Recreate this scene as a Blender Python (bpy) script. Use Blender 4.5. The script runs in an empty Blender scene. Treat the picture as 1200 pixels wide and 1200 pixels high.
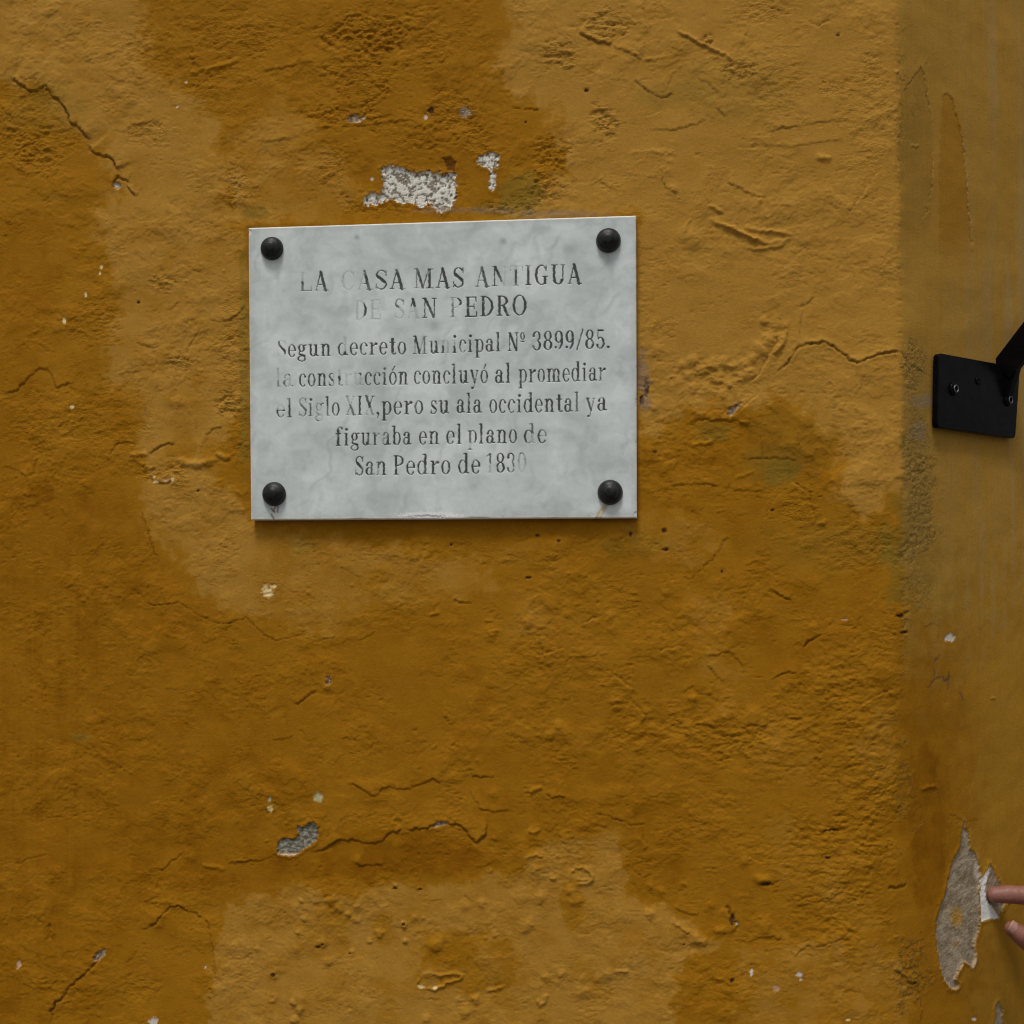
import bpy, bmesh, math
import numpy as np
from mathutils import Vector, Matrix

# ------------------------------------------------------------------ camera, world, light, exposure
S = bpy.context.scene
COL = S.collection
F = 1400.0                 # focal length in photograph pixels (photograph 1200 wide)
TH = math.radians(6.0)     # the wall is seen turned by 6 degrees
HORY = 665.0               # horizon row
D = 1.26
ZC = 1.60
CAM = np.array([D*math.sin(TH), -D*math.cos(TH), ZC])
RT = np.array([math.cos(TH), math.sin(TH), 0.0])
FW = np.array([-math.sin(TH), math.cos(TH), 0.0])

cd = bpy.data.cameras.new('camera')
cam = bpy.data.objects.new('camera', cd)
COL.objects.link(cam)
cam.location = CAM
cam.rotation_euler = (math.pi/2, 0, TH)
cd.sensor_width = 36.0
cd.lens = 36.0*F/1200.0
cd.shift_y = (HORY-600.0)/1200.0
cd.clip_start = 0.02
cd.clip_end = 500
S.camera = cam

SUN_EL, SUN_AZ = math.radians(66), math.radians(-12)   # azimuth measured from the wall's normal
w = bpy.data.worlds.new("World"); S.world = w; w.use_nodes = True
nt = w.node_tree; nt.nodes.clear()
sky = nt.nodes.new('ShaderNodeTexSky'); sky.sky_type = 'NISHITA'; sky.sun_disc = False
sky.sun_elevation = SUN_EL; sky.sun_rotation = math.pi - SUN_AZ
sky.air_density = 1.0; sky.dust_density = 5.0; sky.ozone_density = 1.0
hs = nt.nodes.new('ShaderNodeHueSaturation'); hs.inputs['Saturation'].default_value = 0.10   # overcast: nearly neutral
bg = nt.nodes.new('ShaderNodeBackground'); bg.inputs['Strength'].default_value = 0.075
wo = nt.nodes.new('ShaderNodeOutputWorld')
nt.links.new(sky.outputs[0], hs.inputs['Color']); nt.links.new(hs.outputs[0], bg.inputs[0]); nt.links.new(bg.outputs[0], wo.inputs[0])

sl = bpy.data.lights.new('sun', 'SUN'); sl.energy = 1.5; sl.angle = math.radians(14); sl.color = (1.0, 0.975, 0.94)
sun = bpy.data.objects.new('sun', sl); COL.objects.link(sun)
sdir = Vector((math.sin(SUN_AZ)*math.cos(SUN_EL), -math.cos(SUN_AZ)*math.cos(SUN_EL), math.sin(SUN_EL)))
sun.rotation_euler = sdir.to_track_quat('Z', 'Y').to_euler()
sun.location = (0, -3, 4)

vs = S.view_settings
vs.view_transform = 'Standard'; vs.look = 'None'; vs.gamma = 1.0; vs.use_curve_mapping = False
vs.exposure = 0.12
S.cycles.filter_width = 1.1

# ------------------------------------------------------------------ numeric helpers
f32 = np.float32
def proj(P):
    R = P - CAM
    dep = R @ FW
    return 600 + F*(R @ RT)/dep, HORY - F*R[..., 2]/dep
def ray(px, py):
    return FW + RT*((px-600)/F) + np.array([0, 0, 1.0])*((HORY-py)/F)
def hit(px, py, p0, n):
    d = ray(px, py); p0 = np.array(p0, float); n = np.array(n, float)
    return CAM + d*(((p0-CAM) @ n)/(d @ n))
SA = math.radians(45)      # the chamfered side turns away by 45 degrees
XC = hit(1060, 600, (0, 0, 0), (0, 1, 0))[0]
SN = np.array([math.sin(SA), -math.cos(SA), 0.0])
SD = np.array([math.cos(SA), math.sin(SA), 0.0])
def on_side(px, py, off=0.0): return hit(px, py, np.array([XC, 0, 0])+SN*off, SN)
def on_front(px, py, off=0.0): return hit(px, py, (0, -off, 0), (0, 1, 0))

def hash2(ix, iy, seed):
    h = (ix.astype(np.uint32)*np.uint32(374761393) + iy.astype(np.uint32)*np.uint32(668265263) + np.uint32(seed*362437+12345))
    h = (h ^ (h >> np.uint32(13)))*np.uint32(1274126177)
    return h ^ (h >> np.uint32(16))
def gn(x, y, seed=0):
    """gradient noise, about -1..1"""
    x = np.asarray(x, f32); y = np.asarray(y, f32)
    fx = np.floor(x); fy = np.floor(y)
    ix = fx.astype(np.int64); iy = fy.astype(np.int64)
    u = x-fx; v = y-fy
    su = u*u*u*(u*(u*6-15)+10); sv = v*v*v*(v*(v*6-15)+10)
    def g(dx, dy):
        a = (hash2(ix+dx, iy+dy, seed) & np.uint32(1023)).astype(f32)*f32(2*math.pi/1024)
        return np.cos(a)*(u-dx) + np.sin(a)*(v-dy)
    a = g(0, 0); b = g(1, 0); c = g(0, 1); d = g(1, 1)
    return (a+(b-a)*su + ((c+(d-c)*su)-(a+(b-a)*su))*sv)*f32(1.5)
def fbm(x, y, o=4, seed=0, gain=.5):
    s = 0; a = 1.0; f = 1.0; t = 0
    for k in range(o):
        s = s + a*gn(x*f+k*17.3, y*f-k*9.1, seed+k); t += a; a *= gain; f *= 2.03
    return s/t
def sst(a, b, x):
    t = np.clip((x-a)/(b-a), 0, 1); return t*t*(3-2*t)

def lin(r, g, b):
    f = lambda c: ((c/255+.055)/1.055)**2.4 if c > 10 else c/255/12.92
    return np.array([f(r), f(g), f(b)])

# ------------------------------------------------------------------ scene-object helpers
def tag(o, label=None, cat=None, group=None, kind=None):
    if label: o['label'] = label
    if cat: o['category'] = cat
    if group: o['group'] = group
    if kind: o['kind'] = kind
    return o
def empty(name, loc):
    o = bpy.data.objects.new(name, None); COL.objects.link(o); o.location = loc; o.empty_display_size = .05
    return o
def put(name, me, mat, parent=None, smooth=True):
    if mat: me.materials.append(mat)
    if smooth: me.polygons.foreach_set('use_smooth', np.ones(len(me.polygons), bool))
    o = bpy.data.objects.new(name, me); COL.objects.link(o)
    if parent:
        o.parent = parent
        o.matrix_parent_inverse = Matrix.Translation(parent.location).inverted()
    return o
def raw_mesh(name, co, quads, attrs=None):
    me = bpy.data.meshes.new(name)
    n = len(co); m = len(quads)
    me.vertices.add(n); me.vertices.foreach_set('co', np.ascontiguousarray(co, f32).ravel())
    me.loops.add(m*4); me.loops.foreach_set('vertex_index', np.ascontiguousarray(quads, np.int32).ravel())
    me.polygons.add(m); me.polygons.foreach_set('loop_start', np.arange(0, m*4, 4, dtype=np.int32))
    me.polygons.foreach_set('loop_total', np.full(m, 4, np.int32))
    for k, v in (attrs or {}).items():
        if v.ndim == 2:
            a = me.attributes.new(k, 'FLOAT_COLOR', 'POINT')
            c = np.ones((n, 4), f32); c[:, :3] = v; a.data.foreach_set('color', c.ravel())
        else:
            a = me.attributes.new(k, 'FLOAT', 'POINT'); a.data.foreach_set('value', np.ascontiguousarray(v, f32))
    me.update(calc_edges=True)
    return me
def sub_mesh(name, co, quads, sel, attrs):
    q = quads[sel]
    used = np.zeros(len(co), bool); used[q.ravel()] = True
    idx = np.cumsum(used)-1
    return raw_mesh(name, co[used], idx[q], {k: v[used] for k, v in attrs.items()})
def bm_mesh(name, bm):
    me = bpy.data.meshes.new(name); bm.normal_update(); bm.to_mesh(me); bm.free(); return me

# ------------------------------------------------------------------ materials
def mat(name):
    m = bpy.data.materials.new(name); m.use_nodes = True
    n = m.node_tree.nodes; l = m.node_tree.links
    return m, n, l, n['Principled BSDF']
def noise_node(n, l, scale, detail=4, rough=.6, vec=None, dist=0):
    t = n.new('ShaderNodeTexNoise'); t.inputs['Scale'].default_value = scale
    t.inputs['Detail'].default_value = detail; t.inputs['Roughness'].default_value = rough
    t.inputs['Distortion'].default_value = dist
    if vec: l.new(vec, t.inputs['Vector'])
    return t
def math_node(n, l, op, a, b=None):
    m = n.new('ShaderNodeMath'); m.operation = op
    for i, v in enumerate((a, b)):
        if v is None: continue
        if isinstance(v, (int, float)): m.inputs[i].default_value = v
        else: l.new(v, m.inputs[i])
    return m.outputs[0]
def attr_mat(name, rough, bump, spec=.3, nscale=900, cvar=.10, cscale=260, gritty=False):
    m, n, l, b = mat(name)
    a = n.new('ShaderNodeAttribute'); a.attribute_name = 'albedo'
    g = n.new('ShaderNodeNewGeometry')
    n1 = noise_node(n, l, cscale, 6, .7, g.outputs['Position'])
    mr = n.new('ShaderNodeMapRange'); l.new(n1.outputs['Fac'], mr.inputs[0])
    mr.inputs[1].default_value = .3; mr.inputs[2].default_value = .7; mr.inputs[3].default_value = 1-cvar; mr.inputs[4].default_value = 1+cvar
    vm = n.new('ShaderNodeVectorMath'); vm.operation = 'SCALE'
    l.new(a.outputs['Color'], vm.inputs[0]); l.new(mr.outputs[0], vm.inputs['Scale'])
    l.new(vm.outputs[0], b.inputs['Base Color'])
    n2 = noise_node(n, l, nscale, 1, .5, g.outputs['Position'])
    n3 = noise_node(n, l, nscale*.5, 1, .5, g.outputs['Position'])
    s = math_node(n, l, 'ADD', math_node(n, l, 'MULTIPLY', n2.outputs['Fac'], .35), n3.outputs['Fac'])
    if gritty:
        ga = n.new('ShaderNodeAttribute'); ga.attribute_name = 'grit'
        mp = n.new('ShaderNodeMapping'); mp.inputs['Scale'].default_value = (1, 1, 1.7); l.new(g.outputs['Position'], mp.inputs['Vector'])
        n4 = noise_node(n, l, 300, 2, .6, mp.outputs[0], .6)
        sh = n.new('ShaderNodeMapRange'); l.new(n4.outputs['Fac'], sh.inputs[0]); sh.interpolation_type = 'SMOOTHSTEP'
        sh.inputs[1].default_value = .40; sh.inputs[2].default_value = .60; sh.inputs[3].default_value = 0; sh.inputs[4].default_value = 1.6
        s = math_node(n, l, 'ADD', s, math_node(n, l, 'MULTIPLY', sh.outputs[0], ga.outputs['Fac']))
    bu = n.new('ShaderNodeBump'); bu.inputs['Strength'].default_value = 1.0; bu.inputs['Distance'].default_value = bump
    l.new(s, bu.inputs['Height']); l.new(bu.outputs[0], b.inputs['Normal'])
    rr = n.new('ShaderNodeMapRange'); l.new(n1.outputs['Fac'], rr.inputs[0]); rr.inputs[3].default_value = rough-.08; rr.inputs[4].default_value = rough+.08
    l.new(rr.outputs[0], b.inputs['Roughness'])
    b.inputs['Specular IOR Level'].default_value = spec
    return m
M_wall = attr_mat('limewash_plaster', .85, .00024, .10, gritty=True)
M_marble = attr_mat('worn_marble', .50, .00005, .35, 700, .03, 300)
def simple(name, col, rough, metal=0, bump=.0, scale=200, cvar=.2, spec=.5, var_col=None):
    m, n, l, b = mat(name)
    g = n.new('ShaderNodeTexCoord')
    n1 = noise_node(n, l, scale, 6, .65, g.outputs['Object'])
    cr = n.new('ShaderNodeValToRGB'); l.new(n1.outputs['Fac'], cr.inputs[0])
    c2 = var_col if var_col is not None else tuple(min(1, c*(1+cvar)) for c in col)
    cr.color_ramp.elements[0].position = .35; cr.color_ramp.elements[1].position = .7
    cr.color_ramp.elements[0].color = (*[c*(1-cvar*.5) for c in col], 1); cr.color_ramp.elements[1].color = (*c2, 1)
    l.new(cr.outputs[0], b.inputs['Base Color'])
    b.inputs['Roughness'].default_value = rough; b.inputs['Metallic'].default_value = metal
    b.inputs['Specular IOR Level'].default_value = spec
    if bump:
        bu = n.new('ShaderNodeBump'); bu.inputs['Distance'].default_value = bump; bu.inputs['Strength'].default_value = 1
        l.new(n1.outputs['Fac'], bu.inputs['Height']); l.new(bu.outputs[0], b.inputs['Normal'])
    return m
M_bolt = simple('dark_bronze', (.010, .011, .010), .42, 0, .0006, 150, .6, .28, (.030, .031, .026))
M_iron = simple('black_painted_iron', (.0035, .0035, .004), .24, 0, .0005, 50, .5, .07, (.007, .006, .006))
M_steel = simple('worn_steel', (.16, .17, .17), .4, .6, .0002, 300)
M_pave = simple('stone_paving', (.10, .095, .085), .85, 0, .003, 6)
M_cloth = simple('dark_knit', (.03, .035, .05), .9, 0, .001, 300)
M_nail = simple('fingernail', (.40, .215, .165), .38, 0, 0, 100, .08)
M_skin, n_, l_, b_ = mat('skin')
g_ = n_.new('ShaderNodeTexCoord')
a1 = noise_node(n_, l_, 60, 5, .6, g_.outputs['Object'])
cr = n_.new('ShaderNodeValToRGB'); l_.new(a1.outputs['Fac'], cr.inputs[0])
cr.color_ramp.elements[0].position = .3; cr.color_ramp.elements[0].color = (.22, .078, .054, 1)
cr.color_ramp.elements[1].position = .7; cr.color_ramp.elements[1].color = (.30, .125, .088, 1)
l_.new(cr.outputs[0], b_.inputs['Base Color']); b_.inputs['Roughness'].default_value = .5
b_.inputs['Subsurface Weight'].default_value = .12; b_.inputs['Subsurface Radius'].default_value = (.006, .002, .001); b_.inputs['Subsurface Scale'].default_value = 1
a2 = noise_node(n_, l_, 900, 4, .6, g_.outputs['Object'])
bu = n_.new('ShaderNodeBump'); bu.inputs['Distance'].default_value = .00035; l_.new(a2.outputs['Fac'], bu.inputs['Height']); l_.new(bu.outputs[0], b_.inputs['Normal'])

# ------------------------------------------------------------------ the corner wall: one displaced sheet
STEP = .00118
def axis(a, b, step, lo, hi, n, gr=1.0):
    core = np.arange(a, b+step*.5, step)
    def ext(start, end):
        L = abs(end-start); k = np.linspace(0, 1, n+1)[1:]
        e = start + math.copysign(1, end-start)*L*(k*.06+.94*k**3)
        return e
    return np.concatenate([ext(a, lo)[::-1], core, ext(core[-1], hi)])
tcol = axis(-1.02, .235, STEP, -3.6, 3.6, 52)
zrow = axis(1.10, 2.225, STEP*1.02, 0.0, 3.4, 40)
NT, NZ = len(tcol), len(zrow)
T, Z = np.meshgrid(tcol, zrow)          # rows = z
T = T.astype(np.float64)
ztop = sst(1.28, 1.66, Z)                # sharp arris above, rounded below
wr = .0032 + .030*(1-ztop)**1.3
xc = XC + .012*(1.65-Z)*.5*np.clip(1, 0, 1) + .0016*gn(Z*18, Z*0+3, 5)
xc = XC + np.where(Z > 1.64, (1.64-Z)*.014, (1.64-Z)*.008) + (.0014*gn(Z*18, Z*0+3, 5)+.0009*gn(Z*70, Z*0+3, 6))*np.exp(-(np.maximum(T, 0)/.012)**2)
q = np.clip(T/wr, -40, 40)
sp = np.where(T/wr > 35, T, wr*np.log1p(np.exp(q)))
sg = 1/(1+np.exp(-q))
BX = xc + T - sp*(1-SD[0]); BY = sp*SD[1]
ang = sg*SA
NX = np.sin(ang); NY = -np.cos(ang)
P0 = np.stack([BX, BY, Z], -1)
PX, PY = proj(P0)
PX = PX.astype(f32); PY = PY.astype(f32)
U = (T/.0009).astype(f32); V = (-(Z-ZC)/.0009).astype(f32)     # noise coordinates in 0.9 mm units, on the wall's own surface

# wiggle so that traced lines get ragged edges
WX = PX + 1.9*gn(U/7, V/7, 31) + .9*gn(U/2.6, V/2.6, 33)
WY = PY + 1.9*gn(U/7, V/7, 32) + .9*gn(U/2.6, V/2.6, 34)

NF1 = fbm(U/26, V/26, 4, 71)*1.6
NF2 = fbm(U/8, V/8, 3, 72)*1.6
H = np.zeros_like(PX)      # millimetres, outward
rowpy = PY.mean(1); colmin = PX.min(0); colmax = PX.max(0)
def win(x0, y0, x1, y1):
    r = np.where((PY.max(1) >= y0) & (PY.min(1) <= y1))[0]
    c = np.where((colmax >= x0) & (colmin <= x1))[0]
    if len(r) == 0 or len(c) == 0: return None
    return (slice(r[0], r[-1]+1), slice(c[0], c[-1]+1))
def seg_dist(x, y, pts):
    best = np.full(x.shape, 1e9, f32); side = np.zeros(x.shape, f32); arc = np.zeros(x.shape, f32)
    s0 = 0
    for (ax, ay), (bx, by) in zip(pts[:-1], pts[1:]):
        dx, dy = bx-ax, by-ay; L2 = dx*dx+dy*dy+1e-9; L = math.sqrt(L2)
        t = np.clip(((x-ax)*dx+(y-ay)*dy)/L2, 0, 1)
        ex = x-(ax+t*dx); ey = y-(ay+t*dy)
        d = np.sqrt(ex*ex+ey*ey)
        k = d < best
        best = np.where(k, d, best); side = np.where(k, np.sign(dx*(y-ay)-dy*(x-ax)), side); arc = np.where(k, s0+t*L, arc)
        s0 += L
    return best, side, arc/s0
def bbox(pts, m):
    xs = [p[0] for p in pts]; ys = [p[1] for p in pts]
    return min(xs)-m, min(ys)-m, max(xs)+m, max(ys)+m
CR = np.zeros_like(PX)     # shade painted along cracks and ledge feet, mixed with dirt
def ledge(pts, h=.8, fall=14, up=-1, groove=.5, gw=1.1, grime_shade=.5):
    """paint layer standing proud on one side of a line (up=-1: the side above a line running right)"""
    wdw = win(*bbox(pts, fall*3.2))
    if wdw is None: return
    x, y = WX[wdw], WY[wdw]
    d, s, a = seg_dist(x, y, pts)
    tp = sst(0, .10, a)*sst(0, .10, 1-a)
    tp = tp*np.clip(.8+.5*NF1[wdw], .2, 1.3)
    sd = d*s*(1 if up > 0 else -1)
    stp = sst(-.9, .9, sd)
    h = h*1.3; groove = groove*1.05; grime_shade = grime_shade*.75; gw = gw*.68
    H[wdw] += h*tp*stp*np.exp(-(np.maximum(sd, 0)/fall)**1.3)*sst(0, 6, d*0+6)
    H[wdw] -= groove*tp*np.exp(-(sd+.6)**2/(gw*gw))
    CR[wdw] = np.maximum(CR[wdw], grime_shade*tp*np.exp(-(sd+.7)**2/(gw*gw*.8)))
def crack(pts, depth=1.3, wd=1.1, lip=.25, grime_shade=.9):
    wdw = win(*bbox(pts, 14))
    if wdw is None: return
    d, s, a = seg_dist(WX[wdw], WY[wdw], pts)
    tp = sst(0, .06, a)*sst(0, .06, 1-a)*np.clip(.8+.7*NF2[wdw], .15, 1.3); wd = wd*.72
    H[wdw] += -1.2*depth*tp*np.exp(-(d/wd)**2) + lip*tp*np.exp(-(d/5)**2)
    CR[wdw] = np.maximum(CR[wdw], grime_shade*np.clip(tp, 0, 1)*np.exp(-(d/wd)**2))
def ridge(pts, h=.7, wd=2.5):
    wdw = win(*bbox(pts, wd*4))
    if wdw is None: return
    d, s, a = seg_dist(WX[wdw], WY[wdw], pts)
    tp = sst(0, .2, a)*sst(0, .2, 1-a)
    H[wdw] += 1.5*h*tp*np.exp(-(d/wd)**2)
def bump(cx, cy, r, h=.8, ry=None, flat=2.0):
    ry = ry or r
    wdw = win(cx-r*3, cy-ry*3, cx+r*3, cy+ry*3)
    if wdw is None: return
    e = ((WX[wdw]-cx)/r)**2+((WY[wdw]-cy)/ry)**2
    H[wdw] += 1.6*h*np.exp(-e**(flat/2))
def ell(cx, cy, rx, ry, soft=.35, amp=.28, sc=22, seed=0, rot=0):
    """ragged soft ellipse mask over the whole sheet window"""
    m = max(rx, ry)*1.8+20
    wdw = win(cx-m, cy-m, cx+m, cy+m)
    x = PX[wdw]-cx; y = PY[wdw]-cy
    c, s = math.cos(rot), math.sin(rot)
    xx = x*c+y*s; yy = -x*s+y*c
    e = np.sqrt((xx/rx)**2+(yy/ry)**2) + amp*NF1[wdw] + amp*.5*NF2[wdw]
    return wdw, 1-sst(1-soft, 1+soft*.2, e)
def poly_in(x, y, pts):
    ins = np.zeros(x.shape, bool); n = len(pts)
    for i in range(n):
        ax, ay = pts[i]; bx, by = pts[(i+1) % n]
        if ay == by: continue
        c = ((ay > y) != (by > y)) & (x < (bx-ax)*(y-ay)/(by-ay)+ax)
        ins ^= c
    return ins
def poly_sd(x, y, pts):
    d, _, _ = seg_dist(x, y, list(pts)+[pts[0]])
    return np.where(poly_in(x, y, pts), d, -d)

# ---- general relief: trowel undulation, brush wrinkles, flake outlines, grains
H += 3.2*fbm(U/260, V/260, 3, 1) + 1.1*fbm(U/70, V/60, 3, 4)
flow = fbm(U/150, V/150, 2, 9)
wr1 = gn((U+V*.25)/11+flow*3, V/3.3+flow*5, 11); wr2 = gn((U-V*.2)/20, V/6+flow*4, 12)
mw = sst(.0, .45, fbm(U/60, V/60, 3, 13))
sdamp = 1-.97*sst(-.004, .006, T)
H += sdamp*mw*(.06*(1-np.abs(wr1)*2.2) + .07*(1-np.abs(wr2)*2.2))
crs = np.maximum(0, fbm((U+V*.5)/9, V/2.6, 3, 14, .6)-.08)*sst(.0, .35, fbm(U/42, V/36, 3, 15))*1.5
H -= sdamp*1.0*crs
# sharp outlines of old paint layers
fa = fbm(U/52+.3*flow, V/40, 5, 21, .56); fb = fbm(U/30, V/22, 5, 22, .58)
ma = sst(-.15, .25, fbm(U/110, V/110, 2, 23)); mb = sst(-.05, .3, fbm(U/90, V/90, 2, 24))
for th, hh in ((-.16, .45), (.02, .42), (.2, .5)):
    H += sdamp*hh*ma*sst(th-.012, th+.012, fa)
for th, hh in ((-.1, .38), (.14, .45)):
    H += sdamp*hh*mb*sst(th-.018, th+.018, fb)
gr1 = fbm(U/5.4, V/3.4, 3, 41, .62); gr2 = gn(U/2.1, V/1.8, 45)
def terrace(x, n, k=.22):
    y = x*n; f = np.floor(y); return (f + sst(.5-k, .5+k, y-f))/n
fl1 = fbm(U/10+.25*gr1, V/5.6, 4, 47, .58)
grain = 1.7*terrace(fl1, 5.5, .12) + .55*np.maximum(gr1, 0) + .12*gr2 - 1.3*np.maximum(-gr1-.2, 0)
coarse = .8*np.abs(fbm(U/9, V/6, 3, 43)) + .9*terrace(fbm(U/15, V/9, 3, 44), 4, .15)
mg = sst(.14, .36, fbm(U/48, V/40, 3, 46))*.8*sdamp
H += mg*.55*grain + .04*gr2
ROUGH = [  # cx, cy, rx, ry, grain, coarse
 (30,150,55,60,.5,.3),(40,170,60,40,.6,.3),(160,50,60,40,.5,.3),(175,158,28,20,.8,.2),(280,40,80,40,.8,.3),(250,110,60,50,.4,.3),
 (278,215,16,38,1.0,.4),(420,80,55,55,1.1,.5),(400,135,50,16,1.0,.5),(430,35,70,40,1.0,.3),(500,45,60,40,.7,.4),(480,160,60,26,.7,.3),
 (525,130,40,30,.9,.4),(390,195,22,28,.9,.4),(450,240,60,14,.9,.5),(710,28,42,26,1.3,1.1),(655,62,26,20,1.4,.6),(710,142,22,30,1.6,.8),
 (645,180,30,24,1.6,1.0),(640,215,28,24,1.4,.8),(600,240,60,14,.9,.4),(828,48,10,10,1.6,.4),(865,82,26,14,.9,.4),(890,15,40,22,.6,.3),(915,90,45,60,.4,.3),(975,105,22,14,.8,.3),
 (1020,130,50,120,.35,.2),(190,330,22,14,1.2,.5),(110,380,40,40,.6,.3),(208,425,18,14,1.2,.5),(268,475,16,18,1.5,.6),(120,500,60,80,.5,.3),(200,555,34,16,1.0,.6),
 (40,500,50,60,.5,.3),(840,440,58,30,.3,1.5),(905,395,20,22,.2,1.2),(770,385,14,14,.3,1.0),(1070,430,18,40,.6,.1),(1074,520,22,60,.5,.05),(1080,600,24,70,.5,.05),(1070,690,26,40,.5,.1),(1010,640,60,40,.6,.3),
 (940,590,30,40,.8,.4),(575,742,16,12,1.0,.6),(720,720,60,50,.5,.4),(640,760,50,40,.5,.3),(715,800,40,30,.9,.8),(745,850,40,40,.8,1.0),(830,860,70,50,.7,.9),(900,880,70,50,.7,.8),
 (1000,760,70,50,.6,.5),(970,830,90,60,.7,.7),(1010,930,70,70,1.0,.7),(960,1000,90,60,1.0,.7),(1000,1060,60,50,.6,.7),(950,1080,70,50,.8,.8),(820,970,80,60,.5,.5),(1060,1140,34,50,.9,.8),
 (690,980,60,40,.4,.5),(700,1150,90,22,.5,.6),(860,1150,60,40,.7,.5),(450,1080,120,30,.2,.3),(70,1170,40,30,1.0,.6),(150,1150,60,40,.4,.4),(70,740,60,120,.3,.15),(450,915,60,22,.3,.5),(640,870,90,40,.4,.4),
 (560,165,24,22,1.0,.5),(735,430,22,60,.5,.3),(275,420,22,120,.6,.3),(520,650,180,16,.5,.3),(560,1000,50,40,.3,.3)]
RGH = np.zeros_like(H)
for k, (cx, cy, rx, ry, g, c) in enumerate(ROUGH):
    wdw, m = ell(cx, cy, rx, ry, .6, .45)
    if cy > 640: g *= .62; c *= .8
    H[wdw] += m*(1.0*g*grain[wdw] + 1.2*c*coarse[wdw] - .5*g)
    RGH[wdw] = np.maximum(RGH[wdw], m*min(1, g))

# ---- traced cracks and ledges (photograph pixels, landing on the wall's surface)
ledge([(10,95),(15,93),(22,97),(30,103),(42,108),(48,105),(54,101),(60,108),(65,116),(72,120),(76,126),(80,135),(84,145),(92,148),(100,158),(106,168)], 1.7, 26, -1, 1.6, 1.6, .8)
ledge([(104,170),(108,177),(114,180),(120,184),(126,183),(132,186),(135,192),(138,200)], 1.7, 20, -1, 1.6, 1.8, .8)
ledge([(131,216),(137,206),(145,210),(153,212)], 1.2, 10, -1, 1.5, 1.8, .9)
ledge([(149,216),(152,224),(159,230)], 1.0, 8, -1, 1.3, 1.6, .9)
ridge([(218,88),(232,83),(245,80),(258,77),(270,73),(287,68)], .9, 2.4)
ledge([(150,165),(150,150),(160,146),(175,143),(190,141)], .5, 8, -1, .3)
ledge([(305,83),(330,80),(350,75),(370,72)], .8, 9, -1, .2)
ledge([(365,150),(385,150),(405,148),(430,147),(455,143),(490,139)], .6, 10, -1, .3)
ledge([(300,165),(320,166),(340,162),(352,160)], .6, 12, -1, .1)
ledge([(0,120),(8,132),(20,140)], .6, 12, -1, .2)
ledge([(678,36),(690,44),(705,50),(717,51)], 1.6, 22, -1, 1.1, 1.5, .7)
ledge([(718,54),(727,58),(740,63),(752,70)], .8, 9, -1, .5, 1.2, .6)
ledge([(752,0),(755,20),(762,38)], .7, 8, 1, .5, 1.3, .3)
ridge([(787,33),(805,43),(820,50),(835,58),(850,65),(862,75)], 1.0, 1.8)
ledge([(790,36),(820,53),(850,68)], .5, 7, -1, .4)
ridge([(752,70),(770,69),(783,66)], .7, 2)
ledge([(742,92),(750,100),(765,110),(775,114),(790,110)], .7, 8, -1, .8, 1.4, .5)
ledge([(818,92),(830,98),(842,110)], .7, 8, -1, .5)
ledge([(840,125),(845,132),(850,137)], .8, 8, -1, 1.2, 1.8, .6)
ledge([(755,138),(765,134),(776,130)], .6, 6, 1, .5)
ledge([(600,124),(612,127)], .5, 5, -1, 1.1, 1.6, .6); ledge([(614,127),(632,129)], .5, 5, -1, 1.1, 1.6, .6)
ridge([(735,180),(760,177),(785,178)], .5, 2); ledge([(760,150),(790,152),(815,145),(830,140)], .5, 12, -1, .2)
ledge([(850,213),(866,220),(880,228),(900,233)], .8, 8, -1, .4)
ledge([(700,210),(712,218),(725,225)], .6, 8, -1, .2)
ridge([(828,256),(845,263),(862,270),(882,279),(900,284)], 1.3, 2.6); ridge([(828,240),(838,244),(848,250)], 1.0, 2)
ridge([(840,258),(870,273),(890,284),(905,285),(925,279)], 1.0, 2.2)
ridge([(870,266),(890,270),(915,272),(932,276)], 1.2, 2.4); ridge([(872,289),(890,292),(915,287),(928,276)], 1.0, 2.4)
ledge([(785,195),(775,205),(780,220),(795,228),(790,235)], .7, 9, -1, .4); bump(788,222,6,.9)
bump(812,280,12,1.0); ridge([(800,275),(806,262),(812,255)], .6, 2)
ledge([(945,25),(952,30),(958,32),(965,27),(973,25)], .8, 6, 1, .9, 1.4, .5)
ledge([(900,10),(910,12),(920,19),(927,16)], .6, 7, 1, .7, 1.3, .5)
ledge([(1016,37),(1026,39)], .6, 5, 1, 1.2, 1.5, .7); ledge([(980,42),(985,40)], .4, 5, 1, 1.2, 1.5, .8)
ledge([(900,155),(912,151),(940,148),(960,143),(1000,140)], .6, 10, -1, .5)
ledge([(905,170),(930,172),(960,166),(990,165)], .4, 8, -1, .1)
ridge([(955,183),(975,187)], 1.2, 3)
ledge([(985,258),(992,255),(998,245),(1010,230),(1025,205),(1035,195)], .5, 10, 1, .4)
ledge([(900,240),(925,242),(940,240)], .4, 8, -1, .2)
# chamfered side, flaked outlines
ledge([(1057,112),(1063,100),(1072,88),(1080,79),(1084,90),(1088,115),(1090,130),(1093,138)], .35, 9, -1, .5, .9, .6)
ledge([(1093,175),(1093,200),(1092,220),(1088,245)], .35, 9, -1, .4, .9, .35)
ledge([(1102,124),(1105,112),(1110,109),(1115,115),(1121,140),(1128,165),(1131,200),(1134,240),(1138,270),(1140,310)], .35, 9, -1, .5, .9, .5)
ledge([(1083,242),(1090,245),(1078,262)], .3, 6, -1, .3); ridge([(1068,170),(1078,171)], .5, 1.2)
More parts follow.
